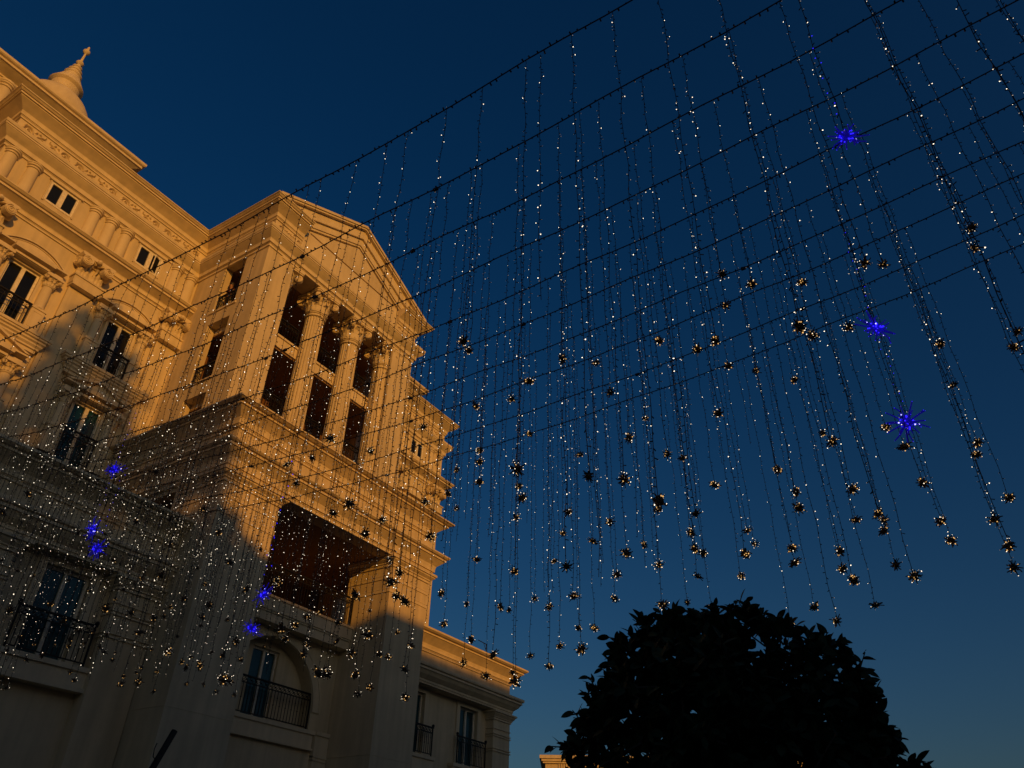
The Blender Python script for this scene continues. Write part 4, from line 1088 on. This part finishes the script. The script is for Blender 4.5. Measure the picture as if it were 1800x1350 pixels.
# ---- clipped broad-leaved tree close to the viewer
def leaf_mesh(name, L, W, fold=.18, curl=.12):
    m = MB(); n = 5
    vs = []
    for i in range(n + 1):
        t = i / n
        w = W * (math.sin(math.pi * min(1, t * .92 + .06)) ** .8) * (1 - .15 * t) * (0.12 if i == 0 else 1) * (.1 if i == n else 1)
        x = L * t; z = -curl * L * t * t
        vs += [(x, -w, z + fold * w), (x, 0, z), (x, w, z + fold * w)]
    fs = []
    for i in range(n):
        for q in range(2):
            fs.append((i * 3 + q, i * 3 + q + 1, (i + 1) * 3 + q + 1, (i + 1) * 3 + q))
    m.add(vs, fs)
    return m
def rot_to(d, roll):
    q = d.to_track_quat('X', 'Z')
    return (q.to_matrix() @ Matrix.Rotation(roll, 3, 'X'))
def leafy_tree(name, centre, lobes, nleaf, L, W, label, trunk_r, seed, parts=0, eye=Vector((0, 0, 0)), twigs=40):
    rt_ = random.Random(seed)
    c0 = Vector(centre)
    root = empty(name, (c0.x, c0.y, G0), label, 'tree')
    lf = leaf_mesh('leaf', L, W)
    lme = [lf.mesh('leaf', M['leaf']), leaf_mesh('leaf', L * .8, W * .8, .3, .25).mesh('leaf', M['leaf'])]
    V = [Vector(v) for v in lf.v]
    m = MB(); tw = MB(); cand = []
    wts = [l[1] ** 2 for l in lobes]
    def inside(p, ex=None):
        return any(i != ex and (p - c).length < r * .93 for i, (c, r) in enumerate(LB))
    LB = [(c0 + Vector(o), r) for o, r in lobes]
    made = 0
    while made < nleaf:
        li = rt_.choices(range(len(LB)), wts)[0]
        c, r = LB[li]
        d = Vector((rt_.gauss(0, 1), rt_.gauss(0, 1), rt_.gauss(0, 1))).normalized()
        rad = r * (1 - abs(rt_.gauss(0, .10)) if rt_.random() < .66 else rt_.uniform(.3, .9))
        tip = c + d * rad
        if inside(tip, li) and rt_.random() < .75: continue
        shoot = rt_.random() < .15 and not inside(tip, li)
        k = rt_.randint(4, 7)
        ax = (d + Vector((rt_.gauss(0, .5), rt_.gauss(0, .5), rt_.gauss(0, .4) + .25))).normalized()
        ext = rt_.uniform(.9, 1.9) * L if shoot else L * .5
        base = tip
        end = base + ax * ext
        if shoot: tw.ptube([base - ax * L, base, end], [.008, .007, .004], 4)
        for q in range(k):
            t = (q + .5) / k
            p = base.lerp(end, t)
            a = q * 2.4 + rt_.uniform(-.4, .4)
            o = ax.orthogonal().normalized(); o = o * math.cos(a) + ax.cross(o) * math.sin(a)
            dr = (o * rt_.uniform(.7, 1.1) + ax * rt_.uniform(.3, .9)).normalized()
            mat = rot_to(dr, rt_.uniform(-1.2, 1.2)); s = rt_.uniform(.65, 1.15)
            # silhouette measure: how far the leaf stands out as seen against the crown centre
            e = (p - eye); cc = (c0 + Vector((0, 0, -.2)) - eye)
            edge = (e.normalized() - cc.normalized()).length * (2 if shoot else 1)
            cand.append((edge, p, mat, s))
            made += 1
    cand.sort(key=lambda t: -t[0])
    for i, (e, p, mat, s) in enumerate(cand):
        if i < parts:
            o = place('leaf', lme[i % 2], p, root)
            o.rotation_euler = mat.to_euler(); o.scale = (s, s, s)
        else:
            b = len(m.v)
            m.add([tuple(p + mat @ (v * s)) for v in V], lf.f)
    m.build('crown', M['leaf'], root, kind='stuff')
    tw.build('twigs', M['bark'], root, kind='stuff')
    tr = MB()
    tr.ptube([(c0.x, c0.y, G0), (c0.x + .03, c0.y, (G0 + c0.z) / 2), (c0.x, c0.y + .02, c0.z)], [trunk_r * 1.2, trunk_r, trunk_r * .7], 10)
    t = tr.build('trunk', M['bark'], root)
    br = MB()
    for c, r in LB:
        st = Vector((c0.x, c0.y, c0.z - .3)); md = st.lerp(c, .55) + Vector((rt_.uniform(-.1, .1), rt_.uniform(-.1, .1), .08))
        br.ptube([st, md, c, c + (c - st) * .25], [trunk_r * .6, trunk_r * .45, trunk_r * .25, trunk_r * .1], 6)
    br.build('branches', M['bark'], root)
    return root
a0 = Vector((.285, -.9585, 0)); b0 = Vector((.9585, .285, 0))     # across the view, away from the viewer
lobes = [((0, 0, -.12), .92)]
for s, dz, dd, r in ((.40, .42, 0, .52), (-.40, .50, .1, .56), (.0, .52, -.1, .54), (-.66, .12, 0, .46), (.58, .05, .1, .44), (-.80, -.50, 0, .34), (.62, -.55, 0, .36), (-.78, .32, 0, .34), (-.88, .06, 0, .34), (-.92, -.25, 0, .30), (.3, .2, .6, .55), (-.3, .2, -.5, .55), (0, 0, .7, .6),
                    (-.5, -.5, .3, .55), (.4, -.5, .3, .55), (-.52, .86, 0, .24), (.26, .80, 0, .26), (-.15, .80, 0, .26)):
    v = a0 * s + b0 * dd; lobes.append(((v.x, v.y, dz), r))
leafy_tree('clipped_tree', (5.72, 1.74, .78), lobes, 14000, .115, .031, 'dark broad-leaved clipped tree standing black against the evening sky', .07, 15, parts=300)
lobes = [((0, 0, 0), .55), ((.2, -.1, .4), .4), ((-.1, .2, -.3), .45)]
leafy_tree('small_tree', (5.55, 9.90, -.22), lobes, 1500, .12, .03, 'dark bushy tree just showing at the lower left corner against the wall', .06, 9, parts=40)

# ---- leaning pole by the left pier
lp = empty('leaning_pole', (10.3, 17.0, G0), 'black pole leaning in front of the left pier, small hook on its side', 'pole')
MB().ptube([(10.16, 17.0, G0), (12.05, 17.0, 3.31)], .075, 8).build('shaft', M['iron'], lp)
MB().ptube([(11.75, 16.95, 2.62), (11.62, 16.93, 2.7), (11.60, 16.93, 2.85), (11.63, 16.93, 2.98)], .012, 5).build('hook', M['iron'], lp)

# ---- pale building far beyond the right wing
fbv = empty('distant_building', (80, 43, G0), 'distant pale building top glowing orange at the left edge of the tree', 'building')
xx0, yy0 = 77.9, 45.2
dvec = Vector((2.4, -4.4, 0)).normalized(); nvec = Vector((-dvec.y, dvec.x, 0))
if nvec.x > 0: nvec = -nvec
def obox(m, s0, s1, d0, d1, z0, z1):
    P = lambda s, d, z: (xx0 + dvec.x * s + nvec.x * d, yy0 + dvec.y * s + nvec.y * d, z)
    vs = [P(s, d, z) for z in (z0, z1) for d in (d0, d1) for s in (s0, s1)]
    m.add(vs, [(0, 1, 3, 2), (4, 6, 7, 5), (0, 4, 5, 1), (2, 3, 7, 6), (0, 2, 6, 4), (1, 5, 7, 3)])
m = MB(); obox(m, 0, 30, -20, 0, G0, 13.2); m.build('wall', M['wall'], fbv)
m = MB(); obox(m, -.25, 30.2, -20.2, .25, 13.2, 13.36); obox(m, -.40, 30.4, -20.4, .42, 13.38, 13.6); obox(m, -.6, 30.6, -20.6, .6, 13.62, 13.95); m.build('cornice', M['trim'], fbv)
for i in range(8):
    m = MB(); obox(m, 1.4 + i * .26, 1.52 + i * .26, 0, .10, G0, 13.2); m.build('fluting', M['trim'], fbv)

# ---- what stands behind the viewer and throws the evening shade on the lower storeys
ob = empty('opposite_building', (-4, -35, G0), 'long flat-roofed pale building on the far side of the forecourt', 'building')
MB().box(-62, 53, -43, -28, G0, 18.2).build('wall', M['wall'], ob)
MB().box(-62.2, 53.2, -43.2, -27.8, 18.2, 18.55).build('parapet', M['trim'], ob)
for i in range(12):
    for z in (3.0, 7.0, 11.0, 15.0):
        x = -57 + i * 9.4
        f = MB().box(x - .9, x + .9, -28.06, -27.97, z, z + 2).build('window', M['frame'], ob)
        MB().box(x - .8, x + .8, -28.08, -28.05, z + .1, z + 1.9).build('pane', M['glass'], f)
lobes = [((.6, 0, -.7), 2.9), ((.1, 0, 4.7), 1.25), ((.2, 0, 3.0), 1.45), ((-2.4, 0, -.9), 2.6), ((-5.8, 0, -1.2), 2.9), ((2.4, 0, .9), 1.5), ((3.2, 0, -1.2), 1.45), ((4.7, 0, -3.7), 1.5),
         ((0, 0, -5), 4.5), ((-5, 0, -5.5), 4.5), ((3, 0, -6.5), 2.8)]
leafy_tree('tall_tree', (-11.4, -24, 21.0), lobes, 9000, .7, .26, 'tall spreading tree in front of the opposite building', .5, 10)
